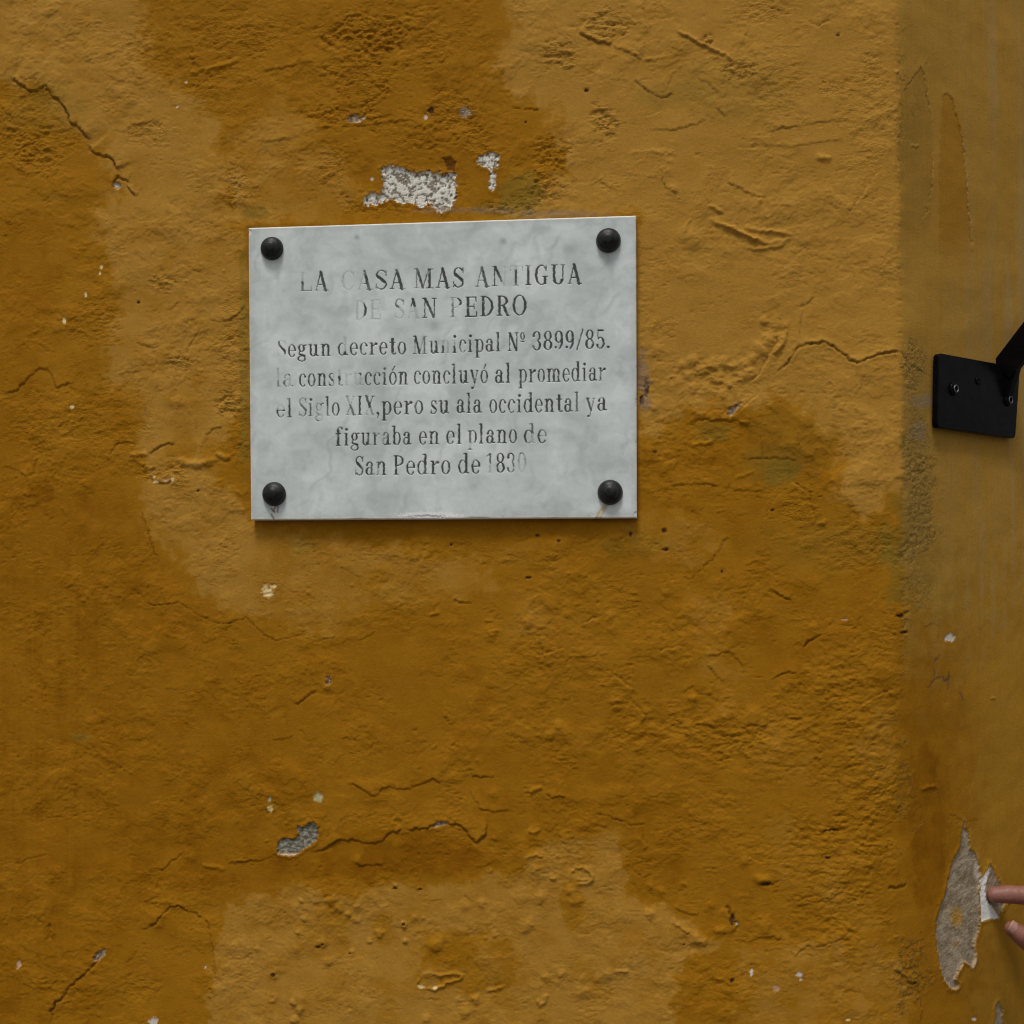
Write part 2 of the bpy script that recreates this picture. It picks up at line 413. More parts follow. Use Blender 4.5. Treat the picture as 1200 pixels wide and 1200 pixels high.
# left middle
ledge([(0,458),(15,460),(25,450),(40,436),(50,432),(57,433),(62,442),(67,453),(80,450),(90,448)], .9, 16, -1, .5, 1.3, .35)
ledge([(160,400),(168,405),(175,407),(188,406)], .4, 7, -1, .9, 1.5, .4)
ledge([(130,540),(131,528),(135,521),(145,518),(153,520),(157,518),(162,521)], .5, 10, -1, .7, 1.2, .5)
ledge([(105,535),(115,534),(123,538),(130,538)], .4, 8, -1, .4)
ledge([(175,532),(183,526),(190,521),(198,519),(206,521)], 1.0, 9, -1, .8, 1.6, .5)
ridge([(205,538),(218,543),(232,544),(248,540),(256,534)], 1.7, 4.5); ridge([(150,534),(165,532),(175,533)], 1.1, 3)
ledge([(152,537),(165,544),(172,549),(183,549)], .7, 7, -1, .5)
ledge([(175,560),(183,567),(195,566),(206,562)], .8, 12, -1, .8, 1.8, .2)
ridge([(252,532),(262,536),(272,536)], 1.2, 2.4)
ledge([(234,526),(240,518),(245,506),(252,502),(262,500)], .7, 8, -1, .5)
ledge([(140,465),(152,463),(163,466),(170,478),(173,495)], .5, 12, 1, .2)
ledge([(190,495),(195,485),(205,481),(220,483),(229,495),(230,510)], .5, 12, 1, .15)
bump(208,471,8,.9,6); ledge([(198,475),(200,466),(208,463),(216,468)], .5, 5, 1, .5)
ledge([(0,550),(8,546),(18,550),(30,557),(38,556),(42,540),(50,533)], .6, 12, -1, .3)
ledge([(245,372),(255,376),(270,374),(282,366),(288,355)], .7, 7, -1, .6)
ledge([(215,420),(225,400),(235,382)], .3, 6, -1, .5)
# right middle
crack([(911,438),(918,430),(926,420),(932,411),(938,406),(950,403),(960,402),(968,402),(975,405),(980,408),(986,413),(992,418),(998,423),(1004,426),(1011,424),(1019,420),(1026,416),(1034,414),(1045,413),(1057,412)], 1.7, 1.7, .9, .75)
ledge([(938,405),(950,402),(968,401),(980,407),(992,417),(1004,425),(1019,419),(1034,413),(1057,411)], .9, 9, -1, .2, 1, .2)
crack([(1058,412),(1062,424),(1070,430),(1078,434),(1092,442)], 1.0, 1.1, .3, .8)
ledge([(937,403),(936,390),(938,375),(941,360),(948,352),(956,345)], .6, 7, -1, .5)
ridge([(920,375),(921,388),(918,400),(911,410),(903,416)], 1.5, 2.6); ledge([(913,390),(912,402),(902,414),(897,425),(891,436),(884,445),(878,449)], 1.2, 18, -1, .9, 1.4, .5)
for (a, b, r, h) in ((800,428,5,1.3),(812,422,6,1.5),(806,440,5,1.2),(822,436,6,1.3),(835,428,7,1.5),(848,424,6,1.3),(860,430,6,1.4),(872,428,6,1.2),(882,420,6,1.2),(893,412,6,1.3),(899,398,7,1.4),(888,405,5,1.1),(840,445,6,1.2),(855,450,6,1.2),(866,443,6,1.2),(828,455,6,1.1),(812,455,5,1.1),(846,462,6,1.0),(862,462,6,1.0),(795,448,5,.9),(878,438,7,1.4),(895,376,5,1.1),(770,410,10,1.4),(768,478,6,1.0),(774,430,8,.6)):
    bump(a, b, r, h*.9, None, 2.6)
ledge([(792,470),(802,473),(815,482),(830,484),(842,480),(855,488),(866,482),(880,470),(890,462)], .9, 10, 1, .6, 1.2, .3)
ledge([(809,493),(830,492),(855,493),(881,495)], .9, 12, -1, .7, 1.2, .3)
ledge([(875,538),(895,537),(915,537),(935,539)], .7, 9, -1, .9, 1.2, .6)
ledge([(785,569),(815,567),(842,568)], .6, 9, -1, .6, 1.1, .4); ledge([(857,574),(875,575),(896,577)], .5, 8, -1, .5, 1.1, .4)
ridge([(808,521),(820,520),(838,517)], 1.1, 2.2); ridge([(865,493),(880,497)], 1.2, 2)
ledge([(928,564),(938,572),(947,576),(950,590),(953,600),(957,615)], .9, 10, 1, .9, 1.6, .5)
ridge([(957,614),(966,613),(970,607)], .9, 1.8); ridge([(860,562),(872,556),(886,552)], .6, 2)
ledge([(935,505),(935,520),(938,530)], .4, 8, 1, .1)
ledge([(890,505),(892,525),(893,560)], .3, 10, 1, .1); ledge([(988,560),(990,585),(1000,600),(1010,605)], .4, 14, -1, .2)
ledge([(890,625),(895,610),(905,590),(915,577)], .5, 10, 1, .3)
# lower left
crack([(166,598),(172,618),(180,645),(187,660)], .9, 1.3, .3, .6)
crack([(168,706),(185,709),(203,707),(210,706),(220,713),(235,722),(250,729),(265,731),(278,728),(288,723),(297,733),(310,745),(325,751),(345,746),(358,742)], .8, 1.1, .35, .75)
crack([(365,753),(380,750),(395,746)], .6, 1.2, .2, .6); ledge([(420,750),(430,746),(440,740)], .4, 6, -1, .4)
for x0 in (38, 52, 88, 96): ridge([(x0, 660), (x0+1, 720), (x0-1, 800), (x0, 890)], .35, 1.6)
crack([(110,832),(110,842)], .8, 1.1)
crack([(20,1013),(30,1008),(42,1004),(55,1002)], .6, 1.1, .3, .5)
ridge([(58,1078),(59,1090),(58,1103)], -1.2, 2.2); ridge([(61,1078),(62,1100)], .9, 1.6)
ledge([(125,1115),(115,1123),(105,1135),(95,1145),(84,1153),(76,1162),(72,1170),(64,1176),(60,1186),(59,1200)], 1.1, 8, 1, 1.5, 2.0, .9)
ledge([(163,1090),(172,1087),(182,1082),(186,1076),(190,1070),(200,1062),(208,1061),(220,1068),(228,1070),(235,1075),(240,1072)], .9, 11, -1, 1.0, 1.5, .8)
ledge([(240,1072),(243,1080),(246,1090),(250,1112),(252,1135),(256,1150)], .7, 9, -1, .8, 1.3, .7)
ledge([(187,1022),(194,1016),(200,1010),(215,998)], .5, 7, -1, .6, 1.2, .5); ledge([(181,1042),(184,1036),(186,1028)], .4, 5, -1, .8, 1.3, .5)
ridge([(235,1014),(250,1016),(265,1019)], .9, 2); ledge([(265,1012),(282,1010),(305,1008),(322,1002)], .9, 12, -1, .2)
crack([(148,1130),(155,1122),(162,1114)], .5, 1, .1, .4); ledge([(240,1155),(247,1158),(251,1165)], .5, 6, -1, .5)
# centre bottom
ledge([(362,1000),(375,996),(382,994),(388,990),(393,986),(402,984),(413,984),(425,987),(440,988),(449,984),(455,976),(465,975),(472,972),(474,966)], 1.5, 15, -1, .9, 1.3, .55)
ledge([(472,971),(480,972),(492,971),(505,968),(512,965),(520,964),(530,965),(540,966),(546,972),(550,980),(557,986),(564,984),(569,976),(571,958)], 1.6, 16, -1, 1.0, 1.4, .55)
ledge([(404,917),(420,920),(430,928),(440,933),(446,926),(455,922),(475,924),(490,920),(500,915),(508,912),(520,920)], 1.0, 14, -1, .4, 1.2, .3)
ledge([(425,938),(440,934),(443,926)], .5, 7, 1, .2); ledge([(553,911),(560,909),(570,911),(580,909)], .8, 10, -1, .6)
ledge([(550,925),(558,938),(565,948),(580,951),(600,950)], .7, 10, -1, .4); bump(578,930,6,.9)
ledge([(415,1010),(425,1014),(440,1015),(450,1012)], .7, 8, -1, .3); bump(420,1008,5,.8); ridge([(458,960),(465,956),(472,960)], .9, 3)
for (a, b, r, h) in ((352,1055,3,.9),(388,1056,7,1.3),(397,1064,7,1.2),(408,1072,4,1.1),(418,1078,6,.8),(473,1084,5,1.3),(485,1075,6,.8),(475,1104,4,1.3),(378,1105,6,1.0),(350,1093,4,.9),(357,1077,5,.9),(385,1127,6,.9),(508,1108,9,1.5),(516,1102,8,.9),(532,1070,12,.6),(545,1062,8,.7),(565,1058,6,1.0),(320,1142,6,1.0),(350,1172,11,.8),(352,1184,6,1.3),(343,1175,4,1.0),(345,1195,5,1.2),(463,1038,3,1.1),(492,1041,3,.9),(445,1094,7,1.3),(433,1103,4,.9),(302,1112,4,1.0),(348,1112,5,.7),(320,1173,4,.8),(556,1170,6,1.1),(545,1186,8,1.1),(538,1172,4,.8),(500,1195,6,.9),(412,1116,4,.7),(580,1095,4,.6),(569,1098,3,.7),(575,1020,4,.8)):
    bump(a, b, r*.8, h, None, 2.8)
ledge([(555,1125),(562,1120),(575,1120),(590,1119),(602,1116)], .9, 12, 1, .2); ridge([(570,1160),(580,1160),(592,1155)], 1.0, 2)
ridge([(492,1155),(494,1147),(503,1142),(513,1143),(522,1142),(535,1140),(542,1143),(539,1148),(528,1150),(520,1154),(510,1159),(497,1159),(491,1156)], 1.3, 1.5)
ledge([(489,1154),(494,1146),(503,1141),(513,1143)], .5, 6, -1, 1.0, 1.4, .6)
ridge([(669,1030),(669,1022),(676,1017),(685,1017),(692,1022),(695,1030),(690,1035),(678,1036),(669,1032)], 1.2, 1.7); ridge([(675,1030),(690,1031)], .9, 1.6)
bump(668,1044,7,1.4); bump(674,1056,8,1.3); bump(625,1018,14,.5); bump(625,1020,5,.8); ridge([(616,1006),(626,1001),(638,1004)], .9, 1.6); bump(648,1029,4,1.3); bump(634,1051,5,1.2); bump(619,1083,8,1.4); bump(613,1090,5,.8); bump(685,1162,11,1.4,7); bump(682,1148,5,1); bump(700,1146,5,1); bump(712,1142,5,1); ridge([(718,1138),(738,1138)], 1.0, 1.6)
ridge([(629,1168),(633,1178),(638,1174),(641,1162)], 1.1, 2); bump(640,1145,5,1); bump(658,1140,5,.9); bump(762,1070,6,1.5); bump(762,1039,4,1.1); bump(775,1044,4,.9); bump(800,1036,3,.9); bump(748,983,4,.5)
crack([(700,954),(710,956),(720,960),(730,963),(740,967),(758,967)], 1.0, 1.7, .5, .6)
ledge([(752,979),(754,986),(760,991)], .6, 6, 1, .7); ridge([(617,972),(625,975),(634,972)], 1.2, 2.4); ledge([(683,975),(690,968),(700,967),(712,970)], .5, 7, -1, .3)
ridge([(620,929),(628,924),(637,923)], 1.4, 2.6); ledge([(640,930),(648,935),(656,933),(664,933)], .9, 9, -1, .9, 1.5, .4)
ledge([(742,1019),(748,1025),(755,1027),(764,1026)], .5, 7, -1, .7); ledge([(790,1064),(800,1069),(810,1072),(820,1073)], .9, 12, -1, .3)
ridge([(788,1076),(793,1083),(802,1089),(810,1093)], 1.1, 2); bump(815,1098,6,1.2); bump(822,1103,8,1.2,4); bump(845,1090,7,1,4); bump(832,1061,6,.9)
ledge([(849,1062),(855,1070),(860,1080),(864,1092)], 1.2, 12, 1, 1.8, 3.0, .8)
bump(892,1030,9,1.4,5); bump(872,1009,5,1.1); ledge([(880,1101),(892,1100),(905,1098),(915,1102)], .9, 9, -1, .7); bump(897,1082,7,1.1); bump(897,1090,6,1)
ledge([(870,855),(880,848),(890,851),(900,850)], .9, 8, -1, .7, 1.5, .4)
# centre right
ledge([(710,785),(718,790),(727,795),(735,803),(745,808)], 1.2, 12, 1, 1.0, 1.8, .5); ledge([(741,822),(750,832),(758,842)], .9, 9, 1, .9, 1.6, .5)
ledge([(682,732),(692,727),(705,723)], .9, 9, 1, .9, 2.2, .3); ledge([(628,771),(640,766),(650,763),(660,758)], 1.3, 10, 1, .9, 1.3, .4)
ledge([(770,765),(780,761),(790,759),(802,757)], .8, 9, 1, .8, 1.5, .4); crack([(808,680),(820,669),(832,658),(840,650)], .7, 1.0, .1, .6)
ledge([(842,649),(848,634),(855,630)], .4, 6, -1, .4)
ledge([(825,767),(840,768),(852,762),(860,768),(872,782)], .6, 9, -1, .5); ledge([(830,778),(838,790),(846,800)], .5, 9, -1, .5); ledge([(800,810),(812,805),(822,813),(835,815)], .7, 8, -1, .6)
for (a, b, r, h) in ((745,855,10,1.5),(752,840,8,1.0),(768,858,8,1.3),(750,875,7,1.2),(722,823,8,1.0),(700,855,8,.7),(665,720,5,1),(718,735,8,.8),(812,818,5,1.2),(795,870,8,1),(850,840,14,1.2),(880,835,8,.9),(715,722,5,1),(618,728,6,1.2),(660,858,9,1.1),(655,850,5,1),(778,695,4,.6),(576,742,9,1.4),(645,862,6,1)):
    bump(a, b, r, h, None, 2.5)
ledge([(640,775),(632,748),(635,744)], .4, 5, 1, .6); ledge([(815,848),(830,850),(838,852)], .8, 8, -1, 1.1, 2.0, .5); ledge([(845,862),(860,862),(870,863)], .7, 7, -1, 1.1, 2.0, .5)
ledge([(862,842),(872,838),(880,830)], .5, 7, 1, .5)
ridge([(568,728),(578,727)], .9, 1.4); ledge([(530,704),(540,706),(554,706)], .6, 6, -1, .8, 1.4, .4)
ledge([(475,712),(483,707),(492,703),(505,702),(515,704)], .7, 12, 1, .1); ridge([(503,722),(509,719),(515,716)], .9, 2)
ledge([(398,664),(410,670),(425,677)], .4, 8, -1, .3); ledge([(456,732),(462,725),(470,721)], .5, 8, 1, .2)
ledge([(345,827),(355,820),(365,812),(372,808)], .9, 9, -1, .9, 1.8, .4); bump(384,806,6,.8)
ledge([(318,867),(330,866),(345,862)], .4, 7, -1, .3); ledge([(400,865),(410,866),(420,868),(424,865)], .5, 6, -1, .6); ledge([(520,842),(525,840),(527,850)], .6, 6, -1, .6); ridge([(506,875),(513,872)], .8, 1.6)
# lower right
ledge([(900,690),(908,694),(918,700),(927,703)], .9, 8, -1, 1.0, 1.3, .5)
ledge([(942,758),(947,751),(955,747),(962,744)], 1.0, 9, -1, 1.6, 2.2, .7); bump(950,735,6,1.0)
ledge([(905,795),(915,790),(925,787),(935,789)], .7, 8, -1, .7); ledge([(1005,830),(1020,820),(1035,812),(1050,808)], 1.1, 14, 1, 1.0, 1.6, .4)
ledge([(925,840),(932,842),(940,843)], .8, 8, -1, 1.4, 2.2, .6); ledge([(1052,722),(1060,718),(1066,716)], .6, 6, -1, 1.2, 1.8, .6); ledge([(1055,742),(1063,740)], .5, 5, -1, 1.2, 1.6, .7)
crack([(963,975),(970,973),(978,973),(984,974)], 1.8, 1.8, .6, 1.0); ledge([(960,909),(980,912),(988,922)], .8, 9, 1, .5)
ledge([(1040,1040),(1050,1039),(1062,1036)], 1.0, 9, -1, 1.4, 2.2, .5); ledge([(893,1036),(900,1035),(912,1034)], .9, 8, -1, 1.6, 2.5, .6)
ledge([(955,1110),(975,1103),(985,1099),(998,1102)], .8, 10, -1, .6); ledge([(930,1120),(940,1112),(950,1106)], .7, 8, -1, .5)
ledge([(1045,1135),(1055,1140),(1065,1150),(1072,1155)], .9, 10, -1, .7); ledge([(1078,1165),(1080,1180),(1079,1200)], .5, 8, 1, .4)
ledge([(1112,953),(1120,957),(1129,962)], .3, 6, -1, .5, 1, .4); crack([(1133,964),(1142,962),(1152,960)], .4, .9, .1, .3)
ridge([(1076,924),(1092,922),(1100,923)], .8, 2.2); ridge([(1160,820),(1166,817)], .6, 1.6)
# random small lips and pocks everywhere, including beyond the frame
rng = np.random.default_rng(7)
for k in range(120):
    x = rng.uniform(-10, 1090); y = rng.uniform(-10, 1210)
    if 286 < x < 750 and 248 < y < 615: continue
    n = rng.integers(3, 6); a = rng.normal(0, .45); pts = [(x, y)]
    L = rng.uniform(3, 9)
    for i in range(n):
        a += rng.normal(0, .5); pts.append((pts[-1][0]+L*math.cos(a), pts[-1][1]+L*math.sin(a)))
    ledge(pts, rng.uniform(.15, .45), rng.uniform(4, 9), -1 if rng.random() < .6 else 1, rng.uniform(.05, .5), 1.0, rng.uniform(0, .25))
for k in range(130):
    x = rng.uniform(0, 1060); y = rng.uniform(0, 1200)
    bump(x, y, rng.uniform(1.2, 3.0), rng.choice([-1, 1])*rng.uniform(.3, .8))

# ---- colour of the paint (albedo, plus shade painted into the cracks)
KI = 1/.60
c_pale = lin(141, 103, 39)*KI; c_mid = lin(128, 86, 11)*KI; c_sat = lin(116, 74, 2)*KI; c_brown = lin(92, 54, 1)*KI
c_olive = lin(98, 84, 28)*KI; c_grey = lin(134, 108, 62)*KI
tone = .36 + .12*fbm(U/170, V/190, 3, 51)
PATCHES = [  # tone, softness, outline (photograph pixels)
 (.20, 60, [(-320,600),(120,560),(230,740),(330,800),(360,930),(240,990),(150,1100),(60,1250),(-320,1560)]),
 (.44, 16, [(-320,90),(60,115),(130,200),(140,260),(120,330),(90,420),(100,520),(-320,560)]),
 (.22, 18, [(-320,300),(50,250),(70,360),(40,430),(60,520),(20,600),(-320,600)]),
 (.80, 20, [(-320,-320),(175,-320),(165,60),(205,105),(255,150),(268,250),(292,330),(292,470),(250,515),(242,560),(292,600),(292,700),(240,690),(200,640),(168,590),(160,480),(125,440),(142,330),(112,250),(150,225),(100,163),(62,108),(10,93),(-320,100)]),
 (.66, 14, [(280,150),(330,120),(385,165),(425,232),(400,262),(280,262),(266,200)]),
 (.30, 34, [(390,-320),(560,-320),(575,60),(560,120),(500,150),(400,120),(370,60)]),
 (.90, 20, [(565,-320),(1080,-320),(1075,560),(1010,600),(985,585),(988,520),(935,462),(870,470),(800,480),(745,520),(745,250),(600,250),(668,205),(650,120),(582,92),(604,40)]),
 (.66, 12, [(286,610),(440,640),(540,650),(600,690),(520,700),(480,716),(440,705),(400,742),(345,742),(297,728),(250,705),(205,655)]),
 (.30, 22, [(420,720),(520,715),(560,800),(620,860),(560,900),(430,880),(400,800)]),
 (.20, 14, [(150,960),(330,1000),(420,1015),(560,995),(600,1015),(440,1034),(330,1036),(262,1052),(180,1040),(60,1010)]),
 (.74, 7, [(246,1150),(262,1070),(280,1052),(335,1040),(400,1052),(440,1036),(520,1040),(600,1022),(640,985),(718,972),(728,1000),(735,1040),(752,1056),(800,1078),(840,1108),(800,1130),(790,1165),(800,1560),(255,1560)]),
 (.62, 10, [(870,1112),(950,1100),(1045,1108),(1062,1160),(1080,1560),(865,1560)]),
 (.26, 22, [(860,640),(960,680),(990,760),(930,780),(880,720)]),
 (.24, 18, [(560,880),(660,860),(740,900),(760,960),(620,985),(560,950)]),
 (.50, 14, [(590,640),(660,640),(670,700),(640,760),(600,740)]),
 (.52, 12, [(900,960),(940,950),(950,1040),(915,1060)]),
 (.50, 14, [(960,1010),(1010,1000),(1030,1080),(980,1100)]),
 (.55, 8, [(806,690),(850,708),(846,775),(872,812),(850,845),(832,800),(826,760),(800,730)]),
 (.52, 9, [(1015,835),(1048,815),(1052,880),(1020,930),(1004,890)]),
 (.58, 9, [(735,612),(800,600),(850,640),(820,660),(760,655)]),
 (.46, 10, [(640,740),(720,715),(735,760),(700,790),(650,785)]),
 (.50, 8, [(880,830),(930,840),(950,900),(920,930),(880,880)]),
 (.06, 12, [(1070,890),(1092,880),(1108,940),(1112,990),(1092,1060),(1076,1060),(1066,960)]),
 (.05, 14, [(1140,1090),(1190,1080),(1240,1120),(1240,1560),(1120,1560)]),
 (.12, 10, [(430,985),(540,975),(560,1000),(520,1022),(420,1012)]),
]
wob = 16*NF1 + 7*NF2
for v, sf, pts in PATCHES:
    wdw = win(*bbox(pts, 60)); m = sst(-sf, sf*.5, poly_sd(PX[wdw], PY[wdw], pts) + wob[wdw]*min(1, sf/8))
    tone[wdw] = tone[wdw]*(1-m) + (v+.35*(tone[wdw]-.3))*m
# sharper tide lines: freshly flaked, more saturated areas
for (cx, cy, rx, ry, v) in ((150,480,22,38,-.13),(208,520,20,36,-.13),(520,210,70,40,-.06),(670,1060,16,30,-.22),(525,1110,34,26,-.2),(490,1060,60,18,-.0),(450,1090,16,20,-.16),(380,1090,32,36,-.12),(555,1130,60,36,-.18),(770,1000,42,70,-.14),(430,1000,150,30,-.12),(600,1150,26,14,-.05),(920,520,48,40,-.16),(960,545,40,24,-.1),(880,545,60,40,-.08),(1010,570,24,40,.12),(870,590,30,20,-.05),(48,575,16,16,-.2),(830,530,40,14,-.12),(185,790,50,80,.06),(620,1010,20,30,-.1)):
    wdw, m = ell(cx, cy, rx, ry, .16, .30)
    tone[wdw] += v*m
fa2 = fbm(U/34, V/44, 5, 61, .6)
tone += .05*sst(.06, .10, fa2) - .06*sst(.12, .16, -fa2) + .15*fbm(U/34, V/30, 4, 65) + .06*fbm(U/12, V/9, 4, 62) + .02*gn(U/3, V/2.4, 63)
vst = fbm(U/7, V/260, 3, 64)*sst(600, 700, PY)*sst(150, 90, PX)
tone += .12*vst
tone = np.clip(tone, 0, 1)
def mixc(a, b, t): return a + (b-a)*t[..., None]
A = mixc(np.broadcast_to(c_sat, H.shape+(3,)), c_mid, sst(0, .5, tone))
A = mixc(A, c_pale, sst(.45, .95, tone))
A = mixc(A, c_brown, .40*sst(.20, -.05, tone + .10*fbm(U/40, V/40, 3, 66)))
# hue wander
A = mixc(A, lin(128, 78, 8)*KI, .16*sst(.15, .5, fbm(U/90, V/90, 3, 67))*(1-sst(.6, .9, tone)))
for (cx, cy, rx, ry, v) in ((612,222,30,26,.5),(600,245,70,12,.35),(834,506,26,13,.4),(916,556,26,19,.38),(905,545,40,30,.2),(960,640,110,40,.12),(1085,640,60,90,.45),(930,520,60,50,.2),(286,420,7,160,.45),(300,250,20,8,.5),(742,640,60,16,.2),(95,865,14,7,.45),(60,130,60,30,.2),(350,640,22,14,.25),(860,110,80,50,.15),(1120,680,60,60,.3),(1085,540,34,60,.4),(1000,640,90,26,.14),(785,110,50,16,.25)):
    wdw, m = ell(cx, cy, rx, ry, .4, .35)
    A[wdw] = mixc(A[wdw], c_olive, v*m)
# the chamfer: greyer lime coat above, streaked downwards
sidem = sst(-.002, .007, T+.0035*gn(V/9, V*0, 68)+.002*gn(V/2.6, U/3, 85)+.002*NF2)
sg1 = sidem*sst(860, 590, PY + 90*NF1 + 25*NF2)
A = mixc(A, lin(142, 106, 37)*KI, .9*sg1)
A = mixc(A, c_grey, sg1*(.15+.6*sst(-.15, .3, fbm(U/26, V/420, 2, 69))*sst(-10, 80, PX-1095)))
A = mixc(A, lin(134, 92, 20)*KI, sidem*.75*(poly_sd(WX, WY, [(1102,340),(1100,200),(1104,114),(1110,109),(1116,116),(1128,165),(1134,240),(1139,340)]) > 0)*sst(345, 250, PY))
A = mixc(A, lin(128, 96, 36)*KI, sidem*.75*(poly_sd(WX, WY, [(1050,290),(1055,115),(1080,79),(1088,115),(1093,150),(1093,230),(1088,290)]) > 0)*sst(295, 240, PY))
A = mixc(A, lin(144, 108, 34)*KI, .6*sidem*(1-sg1)*sst(1105, 1175, PX+26*NF1))
lw = sst(.1, .3, fbm(U/5, V/120, 3, 70))*sidem*.3
A = mixc(A, c_mid, lw*.5)
# bald dark corner grains
A = mixc(A, lin(78, 62, 30)*KI, np.clip(RGH*sst(1045, 1058, PX)*sst(.0, .22, gr1+.4*gr2)*1.6, 0, .8))
A = mixc(A, lin(112, 90, 44)*KI, .5*sst(1054, 1060, PX)*sst(1100, 1085, PX+9*NF1)*sst(380, 450, PY)*sst(720, 620, PY+20*NF1))
# dirty brown painted into the crack lines to deepen their shade
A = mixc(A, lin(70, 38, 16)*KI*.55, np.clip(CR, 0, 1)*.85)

# ---- bare patches: paint gone, older coats showing, set back
BARE = np.zeros_like(H); RID = np.zeros(H.shape, np.int32)
SDN = 1.9*gn(U/3.4, V/3.4, 81) + 1.6*gn(U/8, V/8, 82) + .8*gn(U/1.8, V/1.8, 83)
def bare(pts, rid, depth, colf, rag=1.0, edge=.7):
    wdw = win(*bbox(pts, 14))
    x, y = PX[wdw], PY[wdw]
    sd = poly_sd(x, y, pts) + rag*SDN[wdw]
    m = sst(-.5, .9, sd)
    H[wdw] += edge*np.exp(-((sd+1.5)/2.2)**2)
    u, v = U[wdw], V[wdw]
    c, hh = colf(u, v, x, y)
    H[wdw] = H[wdw]*(1-m) + (H[wdw]*.5 - depth + hh)*m
    A[wdw] = mixc(A[wdw], c, m)
    BARE[wdw] = np.maximum(BARE[wdw], m)
    RID[wdw] = np.where(sd > 0, rid, RID[wdw])
def col_lime(u, v, x, y):
    n = fbm(u/6.5+.5*gn(u/9, v/9, 90), v/5.2, 3, 91, .55); n2 = fbm(u/2.6, v/2.2, 2, 92); n3 = fbm(u/16, v/12, 2, 93)
    low = sst(218, 240, y)*.10
    c = mixc(np.broadcast_to(lin(98, 90, 76)*KI, n.shape+(3,)), lin(128, 120, 106)*KI, sst(-.2, .3, n2))
    wh = sst(-.15, .05, n+.35*n2+.45*n3+low)
    c = mixc(c, lin(190, 187, 177)*KI, wh*.92)
    return c, .5*wh + .4*n2 - .5
def col_mortar(u, v, x, y):
    n = fbm(u/12, v/9, 4, 94, .6); n2 = fbm(u/3, v/2.4, 3, 95)
    c = mixc(np.broadcast_to(lin(112, 98, 78)*KI, n.shape+(3,)), lin(140, 126, 106)*KI, sst(-.5, .5, n+.35*n2+.6*fbm(u/30, v/20, 2, 90)))
    e = ((x-1122)/9)**2+((y-1075)/14)**2 + 1.6*n2
    c = mixc(c, lin(150, 108, 24)*KI, .8*sst(1.0, .3, e))
    e = ((x-1121)/4)**2+((y-1107)/7)**2 + 1.6*n2
    c = mixc(c, lin(132, 98, 30)*KI, .6*sst(1.0, .3, e))
    e = np.minimum(np.abs((x-1145.5)+.0*y)/4, 9)+n
    c = mixc(c, lin(168, 162, 150)*KI, .75*sst(1.0, .1, e)*sst(1010, 1000, np.abs(y-25)))
    return c, .8*n+.45*n2
def col_grey(u, v, x, y):
    n = fbm(u/5, v/3, 4, 96, .6)
    c = mixc(np.broadcast_to(lin(74, 72, 62)*KI, n.shape+(3,)), lin(128, 122, 108)*KI, sst(-.2, .3, n))
    c = mixc(c, lin(190, 165, 140)*KI, .8*sst(999, 1001.5, y)*sst(1100, 1060, y)*sst(400, 380, x))
    return c, .6*n
def col_putty(u, v, x, y):
    n = fbm(u/9, v/9, 3, 97)
    c = mixc(np.broadcast_to(lin(196, 199, 186)*KI, n.shape+(3,)), lin(214, 216, 204)*KI, sst(-.3, .3, n))
    return c, .25*n
def col_pink(u, v, x, y):
    n = fbm(u/4, v/4, 2, 98)
    return mixc(np.broadcast_to(lin(104, 86, 64)*KI, n.shape+(3,)), lin(142, 126, 106)*KI, sst(-.3, .3, n)), .3*n
def col_cream(u, v, x, y):
    n = fbm(u/4, v/4, 2, 99)
    return mixc(np.broadcast_to(lin(188, 166, 118)*KI, n.shape+(3,)), lin(205, 188, 150)*KI, sst(-.3, .3, n)), .2*n
